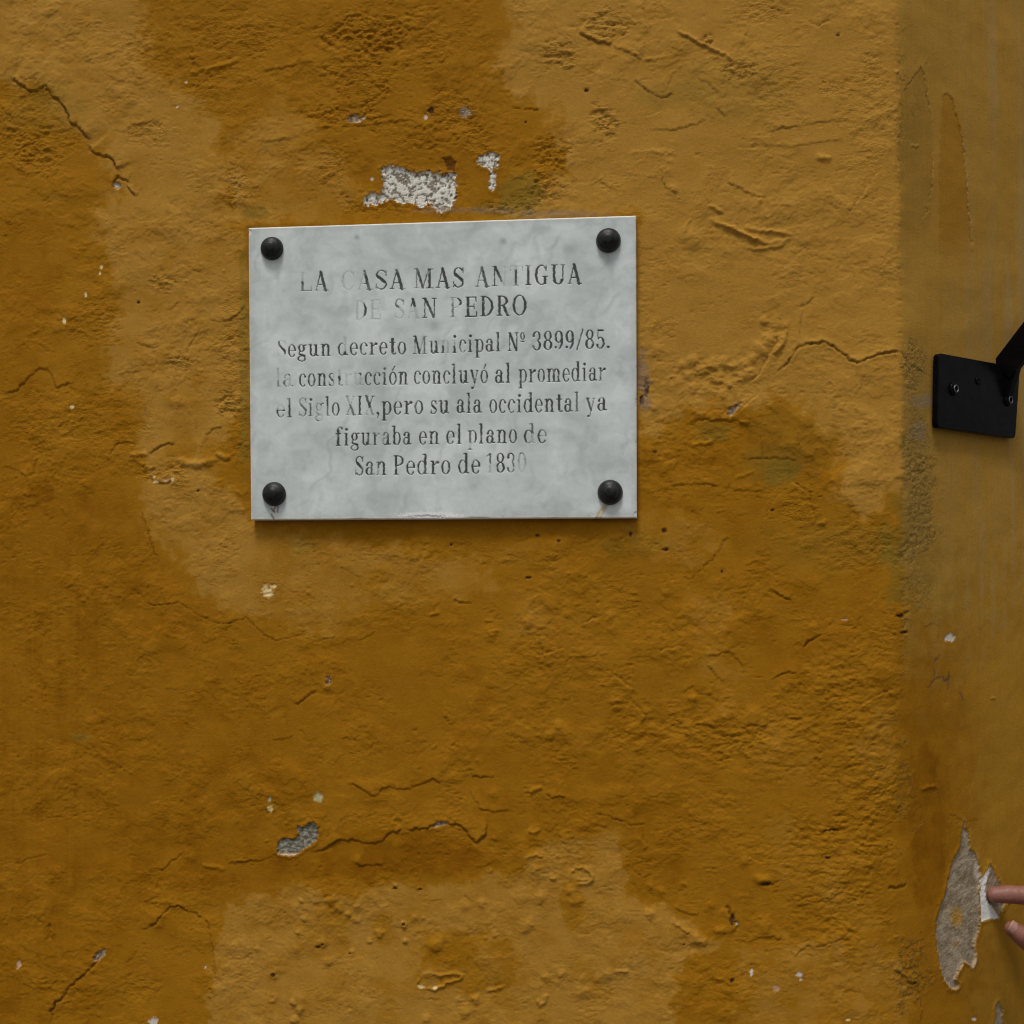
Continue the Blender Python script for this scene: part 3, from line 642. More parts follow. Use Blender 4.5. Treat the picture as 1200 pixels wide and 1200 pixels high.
PATCH = [
 ('peeled_patch', 'whitish grey peeled patch above the plaque', col_lime, 1.6, [(424,238),(430,228),(436,226),(447,228),(450,212),(447,198),(452,194),(465,194),(475,198),(485,201),(492,203),(500,201),(510,204),(520,203),(530,200),(534,205),(532,213),(536,220),(535,230),(530,240),(524,248),(517,250),(510,244),(505,238),(498,241),(488,241),(480,237),(470,238),(460,234),(450,235),(440,241),(432,240)]),
 ('peeled_patch', 'small forked whitish peeled patch above the plaque', col_lime, .8, [(557,187),(563,182),(570,179),(578,178),(585,184),(585,192),(581,197),(578,197),(580,205),(582,215),(580,223),(575,223),(573,215),(575,203),(575,197),(568,195),(560,192)]),
 ('peeled_patch', 'tall leaf-shaped bare mortar patch beside the fingertip', col_mortar, 1.3, [(1128.9,962.8),(1132.6,972.5),(1136,979),(1137,994),(1143.4,1000.7),(1146.7,1009),(1148.4,1026.7),(1147,1042),(1147.8,1061),(1148.8,1078.7),(1146,1095),(1141,1104.7),(1142.8,1124),(1139,1133),(1133.7,1128.5),(1129,1125),(1125,1133),(1120.7,1141.5),(1118,1148),(1124,1153.4),(1118.5,1160),(1114,1159),(1106.6,1148),(1101,1133),(1098.6,1120),(1095.8,1096),(1095.8,1078.7),(1100,1063.5),(1106.6,1044),(1112,1022),(1117.4,1005),(1125,992),(1126.7,974.7)]),
 ('peeled_patch', 'bare mortar wedge behind the fingertip', col_mortar, 1.2, [(1160.5,1012),(1164,1018),(1168.3,1026.7),(1173.8,1038.6),(1180,1045),(1181,1056),(1177,1063),(1171,1073),(1164,1064),(1156,1055),(1155,1042),(1157,1030)]),
 ('putty_patch', 'white filler patch between the bare patches', col_putty, .5, [(1149.5,1028.8),(1153,1026.7),(1157,1020),(1160.8,1014.8),(1160,1024),(1157,1032),(1155.3,1042),(1156.4,1055),(1164,1063.5),(1168,1070),(1171,1076.4),(1161.8,1076.5),(1155.3,1078.7),(1149.6,1079.8),(1149,1060),(1148.6,1045)]),
 ('peeled_patch', 'small dark grey peeled patch near the bottom left', col_grey, 1.1, [(324,997),(326,986),(333,982),(344,983),(350,977),(348,969),(356,968),(363,963),(371,965),(374,975),(371,984),(364,991),(354,996),(350,1001),(338,1003),(327,1001)]),
 ('peeled_patch', 'bare mortar sliver at the bottom edge', col_mortar, 1.0, [(1164,1230),(1165,1200),(1167,1183),(1169.4,1173),(1174,1183),(1177,1200),(1178,1230)]),
 ('peeled_patch', None, col_pink, .7, [(538,128),(543,125),(551,127),(553,133),(547,138),(539,136)]),
 ('peeled_patch', None, col_pink, .9, [(406,139),(411,134),(420,136),(426,140),(418,143),(409,143)]),
 ('peeled_patch', None, col_pink, 1.0, [(852,486),(855,478),(862,474),(869,472),(867,477),(861,483),(857,488)]),
 ('peeled_patch', None, col_pink, 1.0, [(109,1122),(116,1113),(124,1112),(125,1118),(117,1124),(110,1127)]),
 ('peeled_patch', None, col_pink, 1.0, [(504,969),(512,964),(524,963),(526,966),(514,969)]),
 ('peeled_patch', None, col_pink, 1.4, [(131,220),(134,213),(140,213),(142,217),(138,221)]),
 ('peeled_patch', None, col_pink, 1.3, [(382,801),(383,793),(387,790),(388,795),(386,803)]),
]
CHIPS = [(136,217,3,1.6,'w'),(314,693,6.5,7,'c'),(321,687,3,1.6,'c'),(373,934,5.5,6,'g'),(316,936,2,3,'g'),(317,948,3.4,4.5,'c'),(119,313,1.6,3,'c'),(117,320,1.2,2,'c'),(101,345,1.6,3.4,'c'),(76,376,2.2,4.2,'c'),(85,477,3,2.6,'c'),(218,96,1.8,1.8,'c'),(208,125,1.2,1.2,'c'),
 (183,565,4,2,'c'),(181,559,1.5,1.5,'c'),(195,563,3.5,1.8,'p'),(203,562,2,2,'c'),(1114,747,5.5,5,'w'),(22,1130,2.6,4.5,'p'),(241,1133,1.5,1.5,'w'),(180,1197,5,5,'w'),(936,1142,4,3,'w'),(938,1147,2,2,'w'),(881,1140,2.4,4,'w'),(909,1158,4,3.4,'p'),(989,726,4,1.2,'p'),(494,1156,4,2.2,'c'),(510,1157,3,2,'c'),(499,138,1.8,2.6,'w'),(505,130,3.5,3.5,'d'),(436,209,1.8,2,'w'),(993,1195,3,1.6,'c'),(1141,1194,3,1.6,'w'),
 (420,143,4,1.2,'w'),(426,138,2.4,1.2,'w'),(60,38,0,0,'c'),(855,480,0,0,'c'),(758,455,3,10,'d'),(752,470,3,6,'d'),(858,1078,3,6,'d'),(863,1083,1.4,2,'w'),(55,106,1,1,'d'),(529,638,1.8,1.6,'d'),(655,634,2,1.8,'d'),(630,628,3,1.6,'d'),(739,626,1.8,2.6,'d'),(778,622,3,3,'d'),(780,644,4,2,'d'),(846,670,1.6,2.2,'d'),(970,1005,2.6,1.4,'d'),(897,1036,6,2.4,'d'),(1055,722,5,2.2,'d'),(1060,741,4,1.4,'d'),(905,598,2.5,1.3,'d'),(687,106,2.4,2.2,'d'),(982,42,2.2,1.2,'d'),(616,143,1.6,1.4,'d'),(162,354,2.2,1.4,'d'),(767,530,3,1.6,'d'),(620,677,3.5,1.4,'d'),(233,575,1.6,1.2,'d'),(442,218,0,0,'c'),(463,1041,2.2,1.2,'d'),(492,1042,2,1.2,'d'),(473,1083,2.2,1.6,'d'),(320,1143,3,2.4,'d'),(372,1110,3,1.6,'d'),(378,1107,2.4,1.4,'d'),(410,1118,1.4,1,'d'),(600,1150,0,0,'c'),(1072,1152,2,1.4,'d'),(858,1149,2.6,2.2,'d'),(801,1107,1.8,1.4,'d')]
for i, (nm, lab, cf, dp, pts) in enumerate(PATCH): bare(pts, i+1, dp, cf, {0: 1.7, 1: 1.1, 4: .35}.get(i, .75), .7 if i < 7 else .4)
# light torn rim where the leaf-shaped patch meets the coat
for pts, wd in (([(1143,1000),(1147,1009),(1149,1026),(1148,1042)], 1.6), ([(1142,1104),(1143.5,1124),(1139,1134),(1133,1129),(1129,1126),(1121,1142),(1118,1149)], 1.5), ([(1101,1136),(1107,1149),(1113,1158),(1122,1158)], 1.8), ([(1120,1070),(1112,1062),(1116,1082),(1124,1094)], .8)):
    wdw = win(*bbox(pts, 10)); d, s, a = seg_dist(WX[wdw], WY[wdw], pts)
    A[wdw] = mixc(A[wdw], lin(160, 142, 118)*KI, .7*np.exp(-(d/wd)**2)*sst(-.15, .25, NF2[wdw])); H[wdw] += .5*np.exp(-(d/wd)**2)
CC = {'w': lin(172, 162, 150)*KI, 'c': lin(186, 164, 116)*KI, 'g': lin(142, 136, 100)*KI, 'p': lin(158, 126, 98)*KI, 'd': lin(62, 38, 18)*KI}
for (cx, cy, rx, ry, k) in CHIPS:
    if rx == 0: continue
    wdw = win(cx-12, cy-12, cx+12, cy+12)
    e = np.sqrt(((PX[wdw]-cx)/rx)**2+((PY[wdw]-cy)/ry)**2)+.35*SDN[wdw]/2
    m = sst(1.15, .8, e)
    A[wdw] = mixc(A[wdw], CC[k], m); H[wdw] -= (1.0 if k == 'd' else .5)*m
# dark scribble low on the chamfer
for pts in ([(1101,768),(1096,776)], [(1095,786),(1096,793)], [(1090,806),(1096,796),(1104,794),(1112,798)], [(1106,797),(1109,800),(1114,790)], [(1114,789),(1113,800),(1112,809)], [(1126,812),(1130,822)]):
    wdw = win(*bbox(pts, 8)); d, s, a = seg_dist(WX[wdw], WY[wdw], pts)
    A[wdw] = mixc(A[wdw], lin(72, 56, 48)*KI, .75*np.exp(-(d/1.1)**2)); H[wdw] -= .3*np.exp(-(d/1.2)**2)
# torn triangle flap, grey cement smears beside the plaque
wdw = win(500, 170, 550, 215)
sd = poly_sd(WX[wdw], WY[wdw], [(519,186),(528,183),(533,190),(533,201),(524,199)]); m = sst(-.5, .8, sd); H[wdw] -= 1.4*m; A[wdw] = mixc(A[wdw], lin(80, 44, 8)*KI, .8*m)
for (cx, cy, rx, ry, v) in ((752,440,10,36,.55),(756,470,9,14,.6),(650,250,70,5,.4),(540,246,80,5,.3),(1082,470,16,10,.5),(1075,505,12,14,.4)):
    wdw, m = ell(cx, cy, rx, ry, .6, .5); A[wdw] = mixc(A[wdw], lin(112, 98, 84)*KI, v*m); H[wdw] += .5*m*coarse[wdw]
# seat the plaque: the coat is level behind it
wdw = win(280, 240, 756, 622)
k = sst(-4, 3, poly_sd(PX[wdw], PY[wdw], [(291,267),(745,252),(746,610),(293,612)])); H[wdw] = H[wdw]*(1-k) - 1.0*k
wdw = win(1050, 370, 1240, 560)
e = np.maximum(np.abs(PX[wdw]-1146)/52, np.abs(PY[wdw]-464)/50); k = sst(1.6, 1.0, e); H[wdw] = H[wdw]*(1-k) - .5*k
# beyond the dense area fade the fine relief
dn = sst(-1.15, -1.0, T)*sst(.35, .24, T)*sst(.98, 1.09, Z)*sst(2.36, 2.23, Z)
Hs = 3.2*fbm(U/260, V/260, 3, 1)
H = Hs + (H-Hs)*(.15+.85*dn)
# arris nibbled
nib = np.exp(-(T/.004)**2)*ztop
H -= nib*(.9*np.maximum(0, gn(V/6, V*0+2, 83))+.4*np.maximum(0, gn(V/2.4, V*0+7, 84)))

hm = (H/1000).astype(np.float64)
CO = np.stack([BX+NX*hm, BY+NY*hm, Z], -1).reshape(-1, 3)
ii = np.arange(NZ*NT).reshape(NZ, NT)
Q = np.stack([ii[:-1, :-1], ii[:-1, 1:], ii[1:, 1:], ii[1:, :-1]], -1).reshape(-1, 4)
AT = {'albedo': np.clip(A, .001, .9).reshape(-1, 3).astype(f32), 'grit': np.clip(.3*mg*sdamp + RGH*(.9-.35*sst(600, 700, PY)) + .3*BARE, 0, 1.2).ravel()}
fr = RID[:-1, :-1].ravel()
isside = ((T[:-1, :-1]+T[1:, 1:])/2 > 0).ravel()
wall = empty('plastered_wall', (XC, 0, 0))
tag(wall, 'weathered ochre plastered corner wall, cracked and peeling, behind the marble plaque', 'wall')
def wall_part(name, sel, label=None):
    o = put(name, sub_mesh(name, CO, Q, sel, AT), M_wall, wall)
    if label: o['label'] = label
    return o
wall_part('front_face', (fr == 0) & ~isside, 'broad front face of ochre plaster carrying the plaque')
wall_part('chamfer_face', (fr == 0) & isside, 'duller chamfered face turning away at the right')
for i, (nm, lab, cf, dp, pts) in enumerate(PATCH):
    if (fr == i+1).sum() > 4: wall_part(nm, fr == i+1, lab)

# ------------------------------------------------------------------ lettering raster (photograph pixels, 4 samples a pixel)
TS = .088; th = .036; SR = .06
def stem(x, y0, y1, b=True, t=True, w=TS):
    r = [('r', x, y0, x+w, y1)]
    if b: r.append(('r', x-SR, y0, x+w+SR, y0+th))
    if t: r.append(('r', x-SR, y1-th, x+w+SR, y1))
    return r
def flag(x, y): return [('l', x-SR, y-.05, x+.03, y-.01, .035)]
XH = .70; AS = 1.06
def E(cx, cy, rx, ry, tx=TS, ty=th, a0=0, a1=360): return ('e', cx, cy, rx, ry, tx, ty, a0, a1)
def Ln(x0, y0, x1, y1, w): return ('l', x0, y0, x1, y1, w)
G = {}
G['I'] = (stem(.07, 0, 1), .27)
G['L'] = (stem(.07, 0, 1)+[('r', .1, 0, .44, th), Ln(.44, .02, .44, .24, .035)], .46)
G['A'] = ([Ln(.07, 0, .24, 1, .04), Ln(.24, .97, .42, 0, .115), ('r', .12, .3, .36, .34), ('r', 0, 0, .15, th), ('r', .32, 0, .53, th)], .53)
G['C'] = ([E(.25, .5, .24, .51, TS, th, 52, 308), ('r', .40, .7, .435, 1), Ln(.36, .1, .44, .24, .035)], .46)
G['S'] = ([E(.21, .75, .18, .26, .06, th, 30, 235), E(.21, .26, .19, .27, .06, th, -150, 55), Ln(.10, .66, .34, .36, .12), ('r', .36, .7, .39, 1), ('r', .02, 0, .05, .3)], .42)
G['M'] = ([('r', .08, 0, .12, 1), Ln(.12, .98, .33, .04, .10), Ln(.34, .06, .54, .98, .035), ('r', .53, 0, .53+TS, 1), ('r', 0, 0, .2, th), ('r', 0, .96, .16, 1), ('r', .46, 0, .73, th), ('r', .53, .96, .73, 1)], .73)
G['N'] = ([('r', .08, 0, .12, 1), Ln(.12, .96, .45, .04, .11), ('r', .46, 0, .50, 1), ('r', 0, 0, .2, th), ('r', 0, .96, .16, 1), ('r', .38, .96, .58, 1)], .58)
G['T'] = (stem(.18, 0, 1, True, False)+[('r', 0, .96, .48, 1), Ln(.015, .98, .015, .76, .03), Ln(.465, .98, .465, .76, .03)], .48)
G['G'] = (G['C'][0][:2]+stem(.34, .03, .44, False, True), .52)
G['U'] = ([('r', .07, .25, .07+TS, 1), ('r', 0, .96, .26, 1), ('r', .42, .25, .46, 1), ('r', .35, .96, .53, 1), E(.265, .26, .195, .27, .11, th, 180, 360)], .53)
G['D'] = (stem(.07, 0, 1)+[E(.14, .5, .34, .5, TS, th, -90, 90)], .50)
G['E'] = (stem(.07, 0, 1)+[('r', .1, 0, .43, th), ('r', .1, .96, .41, 1), ('r', .1, .5, .33, .54), Ln(.42, .02, .42, .26, .035), Ln(.40, .98, .40, .76, .035), Ln(.33, .40, .33, .64, .03)], .46)
G['P'] = (stem(.07, 0, 1)+[E(.17, .735, .27, .265, TS, th, -90, 90)], .46)
G['R'] = (stem(.07, 0, 1)+[E(.17, .745, .25, .255, TS, th, -90, 90), Ln(.26, .5, .40, .04, .11), ('r', .38, 0, .5, th)], .50)
G['O'] = ([E(.25, .5, .25, .51)], .50)
G['X'] = ([Ln(.08, .98, .40, .02, .115), Ln(.40, .98, .08, .02, .04), ('r', 0, 0, .18, th), ('r', .30, 0, .50, th), ('r', 0, .96, .2, 1), ('r', .32, .96, .50, 1)], .50)
G['º'] = ([E(.12, .80, .12, .20, .055, .03), ('r', .02, .50, .22, .53)], .24)
G['3'] = ([E(.19, .75, .18, .25, .09, th, -75, 160), E(.19, .26, .20, .27, .10, th, -160, 80), ('d', .06, .76, .055, .055), ('d', .05, .2, .055, .06)], .41)
G['8'] = ([E(.2, .76, .17, .25, .08, th), E(.2, .26, .20, .27, .10, th)], .41)
G['9'] = ([E(.2, .68, .19, .32, .10, th), E(.14, .5, .25, .51, .10, th, -80, 40), ('d', .07, .12, .055, .06)], .41)
G['5'] = ([E(.18, .30, .20, .31, .10, th, -160, 130), ('r', .06, .5, .09, 1), ('r', .06, .92, .34, 1), ('d', .05, .18, .055, .06)], .40)
G['0'] = ([E(.2, .5, .2, .51, .10, th)], .41)
G['1'] = (stem(.13, 0, 1, True, False)+[Ln(.03, .86, .16, .97, .04)], .36)
G['/'] = ([Ln(.02, -.05, .30, 1.05, .05)], .32)
G['.'] = ([('d', .06, .06, .065, .065)], .14)
G[','] = ([('d', .07, .07, .065, .065), Ln(.12, .05, .05, -.17, .035)], .16)
h = XH
G['o'] = ([E(.19, h/2, .19, h/2+.01, .080, .030)], .39)
G['c'] = ([E(.19, h/2, .19, h/2+.01, .080, .030, 50, 310), ('d', .31, .54, .05, .06)], .36)
G['e'] = ([E(.19, h/2, .19, h/2+.01, .080, .030, 0, 320), ('r', .08, .36, .37, .39)], .38)
G['a'] = (stem(.25, .02, h-.15, False, False, .095)+[E(.20, h-.22, .16, .23, .08, .035, 0, 165), E(.17, .2, .17, .21, .10, .035, 60, 330), ('d', .08, .52, .05, .055), Ln(.33, .05, .42, .05, .05)], .43)
G['n'] = (stem(.07, 0, h-.02, True, False)+flag(.07, h)+[E(.26, h-.22, .17, .23, .11, .035, 0, 150)]+stem(.32, 0, h-.2, True, False, .095), .50)
G['m'] = (stem(.07, 0, h-.02, True, False)+flag(.07, h)+[E(.26, h-.22, .17, .23, .11, .035, 0, 150)]+stem(.32, 0, h-.2, True, False, .095)+[E(.51, h-.22, .17, .23, .11, .035, 0, 150)]+stem(.57, 0, h-.2, True, False, .095), .75)
G['u'] = (stem(.07, .2, h, False, False)+flag(.07, h)+stem(.32, .03, h, False, False, .098)+flag(.32, h)+[E(.22, .2, .15, .21, .10, .035, 180, 350), Ln(.42, .03, .49, .05, .04)], .50)
G['i'] = (stem(.07, 0, h-.02, True, False)+flag(.07, h)+[('d', .13, .90, .07, .075)], .26)
G['l'] = (stem(.07, 0, AS, True, False)+flag(.07, AS), .26)
G['d'] = (stem(.29, .02, AS, False, False, .098)+flag(.29, AS)+[E(.19, h/2, .19, h/2+.01, .080, .030, 40, 320), Ln(.38, .03, .46, .04, .04), Ln(.30, .1, .22, .02, .03), Ln(.30, .6, .22, .69, .03)], .47)
G['b'] = (stem(.06, .02, AS, False, False, .098)+flag(.06, AS)+[E(.24, h/2, .19, h/2+.01, .080, .030, -150, 150)], .45)
G['p'] = (stem(.07, -.32, h-.02, True, False, .098)+flag(.07, h)+[E(.25, h/2, .19, h/2+.01, .080, .030, -150, 150)], .46)
G['r'] = (stem(.07, 0, h-.02, True, False)+flag(.07, h)+[Ln(.18, .50, .30, .67, .05), ('d', .31, .62, .065, .07)], .38)
G['s'] = ([E(.15, .53, .13, .18, .05, .035, 30, 235), E(.15, .17, .14, .18, .05, .035, -150, 55), Ln(.07, .46, .24, .25, .10), ('r', .25, .5, .275, .7), ('r', .015, 0, .04, .22)], .31)
G['t'] = (stem(.09, .1, .92, False, False, .115)+[('r', 0, h-.04, .29, h), E(.22, .13, .13, .14, .09, .035, 180, 330)], .31)
G['y'] = ([Ln(.08, h-.02, .24, .04, .10), Ln(.38, h-.02, .18, -.26, .035), ('r', 0, h-.035, .18, h), ('r', .30, h-.035, .45, h), ('d', .11, -.26, .06, .06)], .45)
G['g'] = ([E(.18, .49, .16, .22, .09, .035), E(.19, -.12, .20, .17, .07, .04), Ln(.10, .29, .07, .18, .05), Ln(.09, .13, .33, .04, .09), Ln(.28, .64, .40, .68, .05)], .42)
G['f'] = (stem(.08, 0, .9, True, False, .115)+[('r', 0, h-.04, .27, h), E(.24, .88, .16, .18, .09, .035, 40, 180), ('d', .33, .96, .05, .055)], .35)
G['ó'] = (G['o'][0]+[Ln(.17, .80, .28, 1.02, .05)], .39)
WORDS = [  # text, x0, x1, baseline left, baseline right, cap height, wear-line id
 ('LA',351,385,341,340,22,0),('CASA',400,475,340,338.5,22.5,0),('MAS',485,544,338,336.5,23,0),('ANTIGUA',557,682,336,332,23,0),
 ('DE',415,447,375,374,23,1),('SAN',462,512,373.5,372,23,1),('PEDRO',527,617,372,369,23.5,1),
 ('Segun',325,388,418.5,417,20,2),('decreto',396,476,416.5,415,20.5,2),('Municipal',484,587,415,411.5,21,2),('Nº',595,615,411.5,411,21.5,2),('3899/85.',624,715,410.5,408,22,2),
 ('la',323,343,453.5,453,21,3),('construcción',350.5,478.5,453,450.5,21,3),('concluyó',485,572,450,449,21.5,3),('al',580,599,449,448.5,22,3),('promediar',607.5,710,448.5,446,22,3),
 ('el',324,343,489,489,21,4),('Siglo',350,398,488,487,21.5,4),('XIX,',405,445,486.5,486,22,4),('pero',447,496,486,485,22,4),('su',504.5,526.5,485,484.5,22,4),('ala',535,564.5,484,484,22,4),('occidental',573.5,679.5,484,482.5,22,4),('ya',686.5,711,482,481,22,4),
 ('figuraba',393,482,522.5,521,21,5),('en',491,515,521,520.5,21.5,5),('el',523,542,520.5,520,22,5),('plano',548,606,520,519,22,5),('de',614,641,519.5,519,22,5),
 ('San',416,453,557,556.5,22,6),('Pedro',461,528,556.5,555.5,22.5,6),('de',537,563,555,555,22.5,6),('1830',570,617,554,553,22.5,6)]
SS = 4; RX0, RY0, RW, RH = 300, 295, 435, 290
RAS = np.zeros((RH*SS, RW*SS), bool); LID = np.zeros((RH*SS, RW*SS), np.int8)
def draw_glyph(prims, ox, oyf, sx, sy, lid):
    # window
    xs0, xs1 = ox-.15*sx, ox+.95*sx
    oy = oyf
    y0, y1 = oy-1.2*sy, oy+.5*sy
    c0 = max(0, int((xs0-RX0)*SS)); c1 = min(RW*SS, int((xs1-RX0)*SS)+1); r0 = max(0, int((y0-RY0)*SS)); r1 = min(RH*SS, int((y1-RY0)*SS)+1)
    X, Y = np.meshgrid((np.arange(c0, c1)+.5)/SS+RX0, (np.arange(r0, r1)+.5)/SS+RY0)
    gx = (X-ox)/sx; gy = (oy-Y)/sy
    gx = gx + .006*np.sin(Y*.9)+.0*gy
    m = np.zeros(gx.shape, bool)
    for p in prims:
        if p[0] == 'r': m |= (gx >= p[1]) & (gx <= p[3]) & (gy >= p[2]) & (gy <= p[4])
        elif p[0] == 'd': m |= ((gx-p[1])/p[3])**2+((gy-p[2])/p[4])**2 <= 1
        elif p[0] == 'l':
            ax, ay, bx, by, ww = p[1:]
            k = sx/sy   # measure in y units
            dx, dy = (bx-ax)*k, by-ay; L2 = dx*dx+dy*dy
            t = np.clip(((gx-ax)*k*dx+(gy-ay)*dy)/L2, 0, 1)
            m |= np.hypot((gx-ax)*k-t*dx, gy-ay-t*dy) <= ww*.5*(.5+.5*k)
        else:
            cx, cy, rx, ry, tx, ty, a0, a1 = p[1:]
            o = ((gx-cx)/rx)**2+((gy-cy)/ry)**2 <= 1
            i = ((gx-cx)/(rx-tx))**2+((gy-cy)/(ry-ty))**2 < 1
            mm = o & ~i
            if a1-a0 < 360:
                an = np.degrees(np.arctan2((gy-cy)/ry, (gx-cx)/rx))
                an = np.where(an < a0, an+360, an); an = np.where(an-360 >= a0, an-360, an)
                mm &= an <= a1
            m |= mm
    RAS[r0:r1, c0:c1] |= m
    LID[r0:r1, c0:c1] = np.where(m, lid+1, LID[r0:r1, c0:c1])
for (s, x0, x1, b0, b1, ch, lid) in WORDS:
    tr = .085
    W = sum(G[c][1] for c in s)+tr*(len(s)-1)
    sx = (x1-x0)/W; cx = x0
    for c in s:
        f = (cx-x0)/(x1-x0)
        draw_glyph(G[c][0], cx, b0+(b1-b0)*f, sx, ch, lid)
        cx += (G[c][1]+tr)*sx
COV = RAS.reshape(RH, SS, RW, SS).astype(f32)
COV2 = RAS.reshape(RH*2, 2, RW*2, 2).mean((1, 3)).astype(f32)       # half-pixel cells
LID2 = LID.reshape(RH*2, 2, RW*2, 2).max((1, 3))
def samp(img, px, py, k=2):
    x = (px-RX0)*k-.5; y = (py-RY0)*k-.5
    ok = (x >= 0) & (x < img.shape[1]-1) & (y >= 0) & (y < img.shape[0]-1)
    x = np.clip(x, 0, img.shape[1]-1.001); y = np.clip(y, 0, img.shape[0]-1.001)
    i = x.astype(int); j = y.astype(int); u = x-i; v = y-j
    r = img[j, i]*(1-u)*(1-v)+img[j, i+1]*u*(1-v)+img[j+1, i]*(1-u)*v+img[j+1, i+1]*u*v
    return np.where(ok, r, 0)
# wear: rectangles (px) with strength: where the black paint has gone from the carving
WEAR = [(345,308,362,330,.9),(556,306,566,340,.4),(528,345,536,356,.8),(322,430,334,446,.85),(333,438,338,455,.6),(322,470,334,478,.95),(349,464,358,476,.6),(378,478,385,490,.5),(405,474,418,486,.5),(433,545,440,558,.4),(443,548,447,558,.9),(408,520,416,528,.4),(452,504,460,512,.5),(348,312,358,328,.9),(356,312,372,341,.6),(352,334,362,341,.5),(372,336,386,343,.3),(398,313,422,345,.9),(417,313,427,342,.8),(431,330,445,342,.5),(484,311,490,340,.5),(488,330,498,340,.3),(543,308,560,340,.2),(557,320,572,338,.25),(585,308,594,330,.4),(588,306,597,338,.95),(596,306,612,316,.9),(596,316,606,338,.15),(606,305,614,336,.45),(606,328,612,336,0),
 (412,347,426,377,1.0),(432,347,449,377,.85),(461,346,480,362,.5),(461,360,492,378,.9),(500,362,512,376,.3),(526,345,534,374,.6),(534,358,540,374,1.0),
 (320,394,337,424,.92),(402,391,409,412,.9),(493,392,502,416,.5),(500,392,509,402,.5),(512,396,524,405,.9),(522,398,536,406,.9),(521,400,527,416,.8),(536,404,544,415,.5),(629,385,650,392,.2),(714,385,722,412,.0),
 (322,436,328,456,.6),(332,430,345,438,.3),(335,440,342,455,.9),(389,446,412,452,.6),(390,428,404,440,.9),(402,428,419,452,1.0),(419,440,425,452,.9),(704,440,713,450,.7),
 (323,470,334,480,1.0),(324,484,333,492,.3),(336,465,344,474,.5),(350,465,358,490,.5),(364,470,376,492,.7),(374,476,383,495,.95),(405,464,418,474,.8),(405,478,416,488,.5),(430,464,440,472,.3),(426,478,440,488,.7),(668,462,682,486,.4),(684,466,697,492,.3),
 (394,498,398,504,.5),(432,512,438,524,.5),(441,506,450,524,.75),(548,506,556,518,.45),(546,519,556,526,1.0),(621,494,628,506,.5),(621,508,628,521,.8),(634,505,641,514,.6),
 (438,540,446,558,.3),(432,548,438,558,.0),(494,545,505,558,.35),(570,533,580,543,.4),(570,543,582,556,.85),(596,545,604,556,.5),(602,532,617,545,.75),(602,544,618,556,.95)]

# ------------------------------------------------------------------ marble plaque
OFF = .0115
Cn = [on_front(291, 267, OFF), on_front(745.5, 252.5, OFF), on_front(746.5, 607, OFF), on_front(294, 609.5, OFF)]   # TL TR BR BL of the front face
gx_ = .00062
nw = int(np.linalg.norm(Cn[1]-Cn[0])/gx_); nh = int(np.linalg.norm(Cn[3]-Cn[0])/gx_)
uu = np.linspace(0, 1, nw); vv = np.linspace(0, 1, nh)
UU, VV = np.meshgrid(uu, vv)
def quad(u, v): return ((1-u)*(1-v))[..., None]*Cn[0]+(u*(1-v))[..., None]*Cn[1]+(u*v)[..., None]*Cn[2]+((1-u)*v)[..., None]*Cn[3]
PP = quad(UU, VV)
qx, qy = proj(PP)
cov = samp(COV2, qx, qy)
lidv = LID2[np.clip(((qy-RY0)*2).astype(int), 0, RH*2-1), np.clip(((qx-RX0)*2).astype(int), 0, RW*2-1)]
wear = np.zeros_like(cov)
wn = 1.5*fbm(qx/2.2, qy/2.2, 3, 201)
for (a, b, c, d, s) in WEAR:
    sd = np.minimum(np.minimum(qx-a, c-qx), np.minimum(qy-b, d-qy))
    wear = np.maximum(wear, s*sst(-1.2, .8, sd+1.2*wn))
d_, _, _ = seg_dist(qx, qy, [(327, 402), (335, 414)]); wear = np.where(d_ < 1.7, 0, wear)
wear = np.maximum(wear, .55*sst(.12, .42, fbm(qx/7, qy/7, 3, 203)))
u1 = UU*np.linalg.norm(Cn[1]-Cn[0])*1000; v1 = VV*np.linalg.norm(Cn[3]-Cn[0])*1000     # mm on the slab
Wm, Hm = u1.max(), v1.max()
ed = np.minimum(np.minimum(u1, Wm-u1), np.minimum(v1, Hm-v1))
en = .5*gn(u1/5, v1/5, 205)+.35*gn(u1/1.6, v1/1.6, 206)
hz = -.6*cov*(1-.8*wear)
rnd = np.maximum(0, 1.4+.35*en-ed); hz -= rnd**1.6*.55
hz += .12*fbm(u1/60, v1/60, 2, 207)+.02*gn(u1/2, v1/2, 208)
CHP = [(747,472,3,5),(747,520,2,6),(500,607,22,3.0),(560,608,14,2.0),(420,609,10,1.6),(745,604,3,4),(292,272,2,3),(650,608,8,1.5)]
cm = np.zeros_like(hz)
for (cx, cy, rx, ry) in CHP:
    e = np.sqrt(((qx-cx)/rx)**2+((qy-cy)/ry)**2)+.5*wn
    cm = np.maximum(cm, sst(1.2, .7, e))
hz -= .7*cm
mA = lin(171, 177, 176)*KI; mB = lin(156, 162, 160)*KI; mC = lin(181, 186, 184)*KI; mG = lin(128, 137, 137)*KI
cl = fbm(u1/55+.4*fbm(u1/30, v1/30, 2, 211), v1/55, 5, 210, .6)
MA = mixc(np.broadcast_to(mA, hz.shape+(3,)), mB, sst(.1, -.45, cl)); MA = mixc(MA, mC, sst(.02, .35, cl))
dg = (u1*.80+v1*.60)
vn = np.abs(gn(dg/36+.8*fbm(u1/40, v1/40, 3, 213), (v1*.8-u1*.6)/160, 212)); MA = mixc(MA, mG, .34*sst(.22, .0, vn)*sst(-.2, .4, fbm(u1/50, v1/50, 2, 214)))
MA = mixc(MA, mG, .24*sst(.0, .6, fbm(u1/14, v1/12, 4, 215)))
